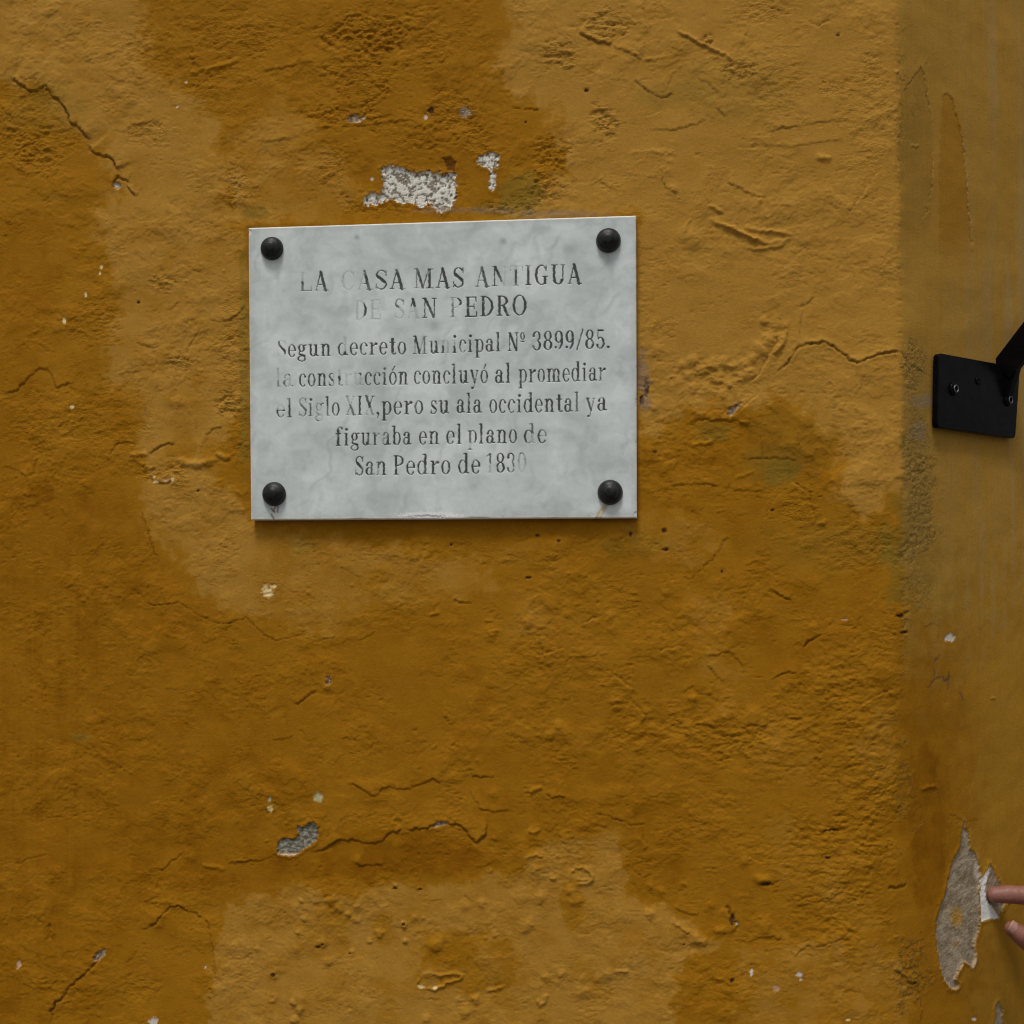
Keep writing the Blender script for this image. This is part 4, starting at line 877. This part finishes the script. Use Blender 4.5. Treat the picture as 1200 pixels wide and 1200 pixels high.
MA = mixc(MA, lin(188, 192, 188)*KI, .2*sst(.22, .6, fbm(u1/9, v1/8, 4, 216)))
for (cx, cy, r, s) in ((418,278,3,.6),(590,283,4,.5),(509,382,6,.4),(668,292,8,.35),(512,400,5,.3),(455,505,0.1,0),(346,255,2,.4),(556,570,4,.25)):
    MA = mixc(MA, lin(96, 104, 106)*KI, s*np.exp(-((qx-cx)**2+(qy-cy)**2)/(r*r)))
MA = mixc(MA, lin(205, 205, 196)*KI, .6*cm)
MA = mixc(MA, lin(200, 197, 186)*KI, .6*sst(1.8, .6, ed)*sst(-.2, .2, gn(u1/9, v1/9, 219)+.25))
MA = mixc(MA, lin(206, 204, 194)*KI, .7*sst(3.0, 1.2, (Hm-v1)+.6*gn(u1/8, v1/3, 222)))
MA = mixc(MA, lin(140, 138, 126)*KI, .30*sst(9, 1, ed+5*fbm(u1/14, v1/14, 3, 223)))
MA = mixc(MA, lin(120, 118, 108)*KI, .5*sst(.35, .6, fbm(u1/6, v1/3, 3, 224))*sst(14, 3, Hm-v1))
MA = mixc(MA, lin(222, 222, 214)*KI, .85*sst(.9, .1, np.sqrt(((qx-505)/60)**2+((qy-604)/6)**2)+.35*wn))
# rust and beige runs under the lower bolts
def run(pts, wd, col, s):
    global MA, hz
    d, _, a = seg_dist(qx+.5*wn, qy, pts)
    k = s*np.exp(-(d/wd)**4)
    MA = mixc(MA, np.array(col), k); return k
hz += .5*run([(711,590),(707,596),(703,601),(700,608)], 3.4, lin(150, 132, 104)*KI, .85)
run([(705,600),(701,608)], 1.2, lin(190, 180, 160)*KI, .8)
for pts in ([(318,596),(322,600)], [(324,592),(320,599)], [(318,603),(321,608)], [(326,594),(325,600)]): run(pts, 1.2, lin(88, 60, 46)*KI, .7)
# lettering paint
pk = cov*(1-wear*(.86+.3*gn(qx/1.7, qy/1.7, 221)))
MA = mixc(MA, lin(44, 46, 45)*KI*.8, np.clip(sst(.10, .62, pk), 0, 1)*.95)
MA = mixc(MA, lin(140, 146, 145)*KI, .5*np.clip(cov*wear, 0, 1))
PC = PP.copy(); PC[..., 1] -= hz/1000
co = PC.reshape(-1, 3); jj = np.arange(nw*nh).reshape(nh, nw)
q = np.stack([jj[:-1, :-1], jj[1:, :-1], jj[1:, 1:], jj[:-1, 1:]], -1).reshape(-1, 4)
plq = empty('marble_plaque', tuple((Cn[2]+Cn[3])/2+np.array([0, OFF, 0])))
tag(plq, 'grey white marble plaque with worn black engraved inscription and four domed bolts', 'plaque')
at = {'albedo': np.clip(MA, .001, .9).reshape(-1, 3).astype(f32)}
fc = (cov[:-1, :-1]+cov[1:, 1:])*.5; fl = np.where(fc > .5, lidv[:-1, :-1], 0).ravel()
# slab front and sides in one mesh
sel = fl == 0
qs = q[sel]
rim = np.concatenate([jj[0, :], jj[1:, -1], jj[-1, -2::-1], jj[-2:0:-1, 0]])
back = co[rim].copy(); back[:, 1] = .0025
base = len(co); nb = len(rim); k = np.arange(nb); k2 = (k+1) % nb
side = np.stack([rim[k], rim[k2], base+k2, base+k], -1)
allco = np.concatenate([co, back]); allq = np.concatenate([qs, side])
ac = np.concatenate([at['albedo'], at['albedo'][rim]])
put('slab', sub_mesh('slab', allco, allq, np.ones(len(allq), bool), {'albedo': ac}), M_marble, plq)
LN = ['first line, large capitals', 'second line, large capitals', 'third line with the decree number', 'fourth line', 'fifth line with roman numerals', 'sixth line, short', 'last line with the year']
for i in range(7):
    if (fl == i+1).sum():
        o = put('inscription', sub_mesh('inscription', co, q, fl == i+1, at), M_marble, plq); o['label'] = LN[i]+' of the engraved inscription'
def lathe(prof, seg=48):
    """surface of revolution about -Y, profile of (radius, height)"""
    bm = bmesh.new(); rings = []
    for r, hh in prof:
        if r < 1e-6: rings.append([bm.verts.new((0, -hh, 0))])
        else: rings.append([bm.verts.new((r*math.cos(2*math.pi*i/seg), -hh, r*math.sin(2*math.pi*i/seg))) for i in range(seg)])
    for a, b in zip(rings[:-1], rings[1:]):
        for i in range(seg):
            j = (i+1) % seg
            if len(b) == 1: bm.faces.new((a[i], a[j], b[0]))
            elif len(a) == 1: bm.faces.new((a[0], b[j], b[i]))
            else: bm.faces.new((a[i], a[j], b[j], b[i]))
    bmesh.ops.recalc_face_normals(bm, faces=bm.faces)
    return bm
R0 = .0122
prof = [(R0*.93, -.001), (R0*1.0, 0), (R0*1.02, .0012), (R0*.985, .0022)]+[(R0*.97*math.cos(a), .0024+R0*.60*math.sin(a)) for a in np.linspace(.05, 1.05, 12)]+[(R0*.47, .0024+R0*.535), (R0*.43, .0024+R0*.60), (R0*.2, .0024+R0*.635), (0, .0024+R0*.64)]
dome = bm_mesh('bolt_head', lathe(prof)); 
for (x, y, s) in ((319, 291.5, 1.0), (713, 282, 1.03), (321.5, 579, 1.04), (715, 577, 1.05)):
    p = on_front(x, y, OFF)
    o = put('bolt_head', dome, M_bolt if not dome.materials else None, plq)
    o.location = p; o.matrix_parent_inverse = Matrix.Translation(plq.location).inverted()
    o.scale = (s, 1, s); o.rotation_euler = (0, x*.37, 0)

# ------------------------------------------------------------------ iron bracket on the chamfer
brk = empty('iron_bracket', tuple(on_side(1146, 515)))
tag(brk, 'black iron wall bracket with bolted plate and slanting arm, right of the plaque', 'bracket')
pc = [on_side(1100, 413.5, .007), on_side(1195.5, 431, .007), on_side(1190, 514, .007), on_side(1098.5, 501, .007)]
def slab_bm(loop, n, thick, bev):
    bm = bmesh.new()
    f = [bm.verts.new(p) for p in loop]; b = [bm.verts.new(np.array(p)-np.array(n)*thick) for p in loop]
    bm.faces.new(f); bm.faces.new(b[::-1]); m = len(f)
    for i in range(m): bm.faces.new((f[i], b[i], b[(i+1) % m], f[(i+1) % m]))
    bmesh.ops.recalc_face_normals(bm, faces=bm.faces)
    bmesh.ops.bevel(bm, geom=[e for e in bm.edges if e.calc_face_angle(0) > .9], offset=bev, segments=2, affect='EDGES', profile=.6)
    return bm
def round_loop(c, r, n=4, irr=0):
    out = []; m = len(c)
    for i in range(m):
        p = c[i]; a = c[i-1]-p; b = c[(i+1) % m]-p
        ra = a/np.linalg.norm(a)*r; rb = b/np.linalg.norm(b)*r
        for k in range(n+1):
            t = k/n; out.append(p+ra*(1-t)**2+rb*t**2)
    return out
put('plate', bm_mesh('plate', slab_bm(round_loop(pc, .006), SN, .0065, .0010)), M_iron, brk, False)
wob = on_side(1146, 445, .0072)
def disk_obj(name, px, py, r, prof, m, off=.0072):
    me = bm_mesh(name, lathe(prof, 28))
    o = put(name, me, m, brk); o.location = on_side(px, py, off); o.rotation_euler = (0, 0, SA)
    o.matrix_parent_inverse = Matrix.Translation(brk.location).inverted(); return o
for (x, y) in ((1117, 456), (1181, 469)):
    b = disk_obj('bolt', x, y, 0, [(.0068, 0), (.0070, .001), (.0064, .0022), (.0044, .0024), (.0042, .0034), (.0036, .0038), (.0030, .0034), (.0026, .0016), (0, .0014)], M_iron)
    r_ = put('worn_rim', bm_mesh('worn_rim', lathe([(.0042, .0032), (.0043, .0038), (.0037, .0044), (.0032, .0040), (.0031, .0032)], 28)), M_steel)
    r_.parent = b
disk_obj('rivet', 1146, 446, 0, [(.0042, -.0004), (.0045, .0004), (.0036, .0014), (.0018, .0006), (0, .0001)], M_iron)
# arm: flat bar leaving the plate outwards and up
dirn = SN+np.array([0, 0, 1.10]); dirn /= np.linalg.norm(dirn)
wv = SN*1.10-np.array([0, 0, 1.0]); wv /= np.linalg.norm(wv)
p0 = on_side(1176, 436, .004); p1 = p0+dirn*.42
hw = .0155
lp = [p0-wv*hw, p1-wv*hw, p1+wv*hw, p0+wv*hw*.8]
put('arm', bm_mesh('arm', slab_bm([a+SD*.004 for a in lp], SD, .009, .0009)), M_iron, brk, False)
g0 = on_side(1180, 440, .007)
put('weld_tab', bm_mesh('weld_tab', slab_bm([g0+SD*.005+np.array([0, 0, .014]), g0+SD*.005+SN*.016+np.array([0, 0, .012]), g0+SD*.005+SN*.004-np.array([0, 0, .024]), g0+SD*.005-np.array([0, 0, .024])], SD, .010, .0008)), M_iron, brk, False)

# ------------------------------------------------------------------ person's hand pointing at the bare patch
tip = on_side(1163, 1049)
YP = tip[1]-.009            # plane of the index finger, just off the wall at the tip
def hp(px, py, dy=0.0): return Vector(hit(px, py, (0, YP+dy, 0), (0, 1, 0)))
hand = empty('person', tuple(hp(1165, 1049)))
tag(hand, 'person reaching in from the right, index finger touching the bare mortar patch, thumb below', 'person')
bm = bmesh.new()
def capsule(a, b, ra, rb, flat=1.0):
    a = Vector(a); b = Vector(b); ax = (b-a); L = ax.length; ax.normalize()
    up = Vector((0, 1, 0)) if abs(ax.y) < .9 else Vector((0, 0, 1))
    s = ax.cross(up).normalized(); t = s.cross(ax).normalized()
    N = 18; prof = []
    for k in range(6): th_ = -math.pi/2+k*math.pi/12; prof.append((a+ax*math.sin(th_)*ra, ra*math.cos(th_)))
    for k in range(0, 5): f = k/4; prof.append((a+ax*L*f, ra+(rb-ra)*f))
    for k in range(1, 7): th_ = k*math.pi/12; prof.append((b+ax*math.sin(th_)*rb, rb*math.cos(th_)))
    rings = []
    for c, r in prof:
        r = max(r, 1e-5); rings.append([bm.verts.new(c+s*(r*math.cos(2*math.pi*i/N))+t*(r*flat*math.sin(2*math.pi*i/N))) for i in range(N)])
    for p_, q_ in zip(rings[:-1], rings[1:]):
        for i in range(N): bm.faces.new((p_[i], p_[(i+1) % N], q_[(i+1) % N], q_[i]))
    bm.faces.new(rings[0][::-1]); bm.faces.new(rings[-1])
def chain(pts, rad, flat=1.0):
    for i in range(len(pts)-1): capsule(pts[i], pts[i+1], rad[i], rad[i+1], flat)
chain([hp(1165.5,1048.5), hp(1179,1048,-.001), hp(1185,1048,-.001), hp(1187.5,1048,-.001), hp(1190,1048.5,-.002), hp(1192.5,1048.5,-.002), hp(1195,1049,-.002), hp(1222,1049,-.004), hp(1272,1054,-.010)], [.0087, .0100, .0101, .0093, .0101, .0095, .0102, .0108, .0125])          # index
chain([hp(1187,1089,-.030), hp(1197,1096,-.030), hp(1212,1109,-.028), hp(1246,1132,-.022), hp(1300,1120,-.004)], [.0088, .0108, .0112, .0135, .0185])              # thumb
for k, (y, x, ln) in enumerate(((1032, 1276, 0), (1010, 1284, 3), (991, 1294, 8))):                # curled fingers, off frame
    chain([hp(x, y, -.012), hp(x-22, y+2, .018), hp(x+2, y+4, .034), hp(x+18, y+4, .020)], [.0120, .0100, .0092, .0085])
capsule(hp(1280,1055,-.006), hp(1362,1070,.004), .016, .021); capsule(hp(1282,1030,-.006), hp(1364,1052,.004), .016, .021)
capsule(hp(1288,1008,-.004), hp(1366,1038,.004), .015, .020); capsule(hp(1298,990,-.002), hp(1368,1026,.006), .014, .019)
capsule(hp(1300,1110,-.002), hp(1366,1078,.004), .019, .020)
chain([hp(1362,1050,.006), hp(1400,1054,.006), hp(1560,1100,-.02), hp(1650,1125,-.04)], [.026, .026, .036, .042], .8)
bmesh.ops.recalc_face_normals(bm, faces=bm.faces)
ho = put('hand', bm_mesh('hand', bm), M_skin, hand)
rm = ho.modifiers.new('fuse', 'REMESH'); rm.mode = 'VOXEL'; rm.voxel_size = .0009; rm.use_smooth_shade = True
sm = ho.modifiers.new('soften', 'SMOOTH'); sm.factor = .5; sm.iterations = 3
# thumb nail
def nail(c, ax, nrm, L, W, name):
    ax = Vector(ax).normalized(); nrm = Vector(nrm); nrm = (nrm-ax*nrm.dot(ax)).normalized(); sd_ = ax.cross(nrm)
    b2 = bmesh.new(); NN = 12; g = {}
    for i in range(NN+1):
        for j in range(NN+1):
            a = -1+2*i/NN; b = -1+2*j/NN
            x = a*math.sqrt(1-b*b/2); y = b*math.sqrt(1-a*a/2)
            x = a*.55+x*.45; y = b*.55+y*.45
            g[i, j] = b2.verts.new(Vector(c)+ax*(x*L)+sd_*(y*W)+nrm*(-.5*W*y*y-.0006*max(0, -x)))
    for i in range(NN):
        for j in range(NN): b2.faces.new((g[i, j], g[i+1, j], g[i+1, j+1], g[i, j+1]))
    bmesh.ops.recalc_face_normals(b2, faces=b2.faces)
    bmesh.ops.solidify(b2, geom=b2.faces[:], thickness=.0007)
    o = put(name, bm_mesh(name, b2), M_nail, hand); return o
tA = hp(1187,1089,-.030); tB = hp(1212,1109,-.028)
vw = Vector(CAM)-tA
axn = (tA-tB).normalized(); nr = (vw.normalized()+Vector((-.05, 0, .45))).normalized(); nr = (nr-axn*nr.dot(axn)).normalized()
nail(tA+axn*.0008+nr*.0086, tA-tB, nr, .0082, .0070, 'thumbnail')
iA = hp(1165.5,1048.5); iB = hp(1191,1048.5,-.002)
# sleeve, off frame
bm = bmesh.new()
chain([hp(1560,1100,-.02), hp(1660,1128,-.04), hp(1900,1210,-.10)], [.047, .052, .060])
bmesh.ops.recalc_face_normals(bm, faces=bm.faces)
slv = put('sleeve', bm_mesh('sleeve', bm), M_cloth, hand)
rm = slv.modifiers.new('fuse', 'REMESH'); rm.mode = 'VOXEL'; rm.voxel_size = .004; rm.use_smooth_shade = True

# ------------------------------------------------------------------ pavement below (out of frame, gives the bounce from underneath)
bm = bmesh.new()
vsq = [bm.verts.new(p) for p in ((-60, -60, -.002), (60, -60, -.002), (60, 60, -.002), (-60, 60, -.002))]; bm.faces.new(vsq)
pv = put('pavement', bm_mesh('pavement', bm), M_pave, None, False); pv['kind'] = 'structure'
print('faces', len(Q), len(q))
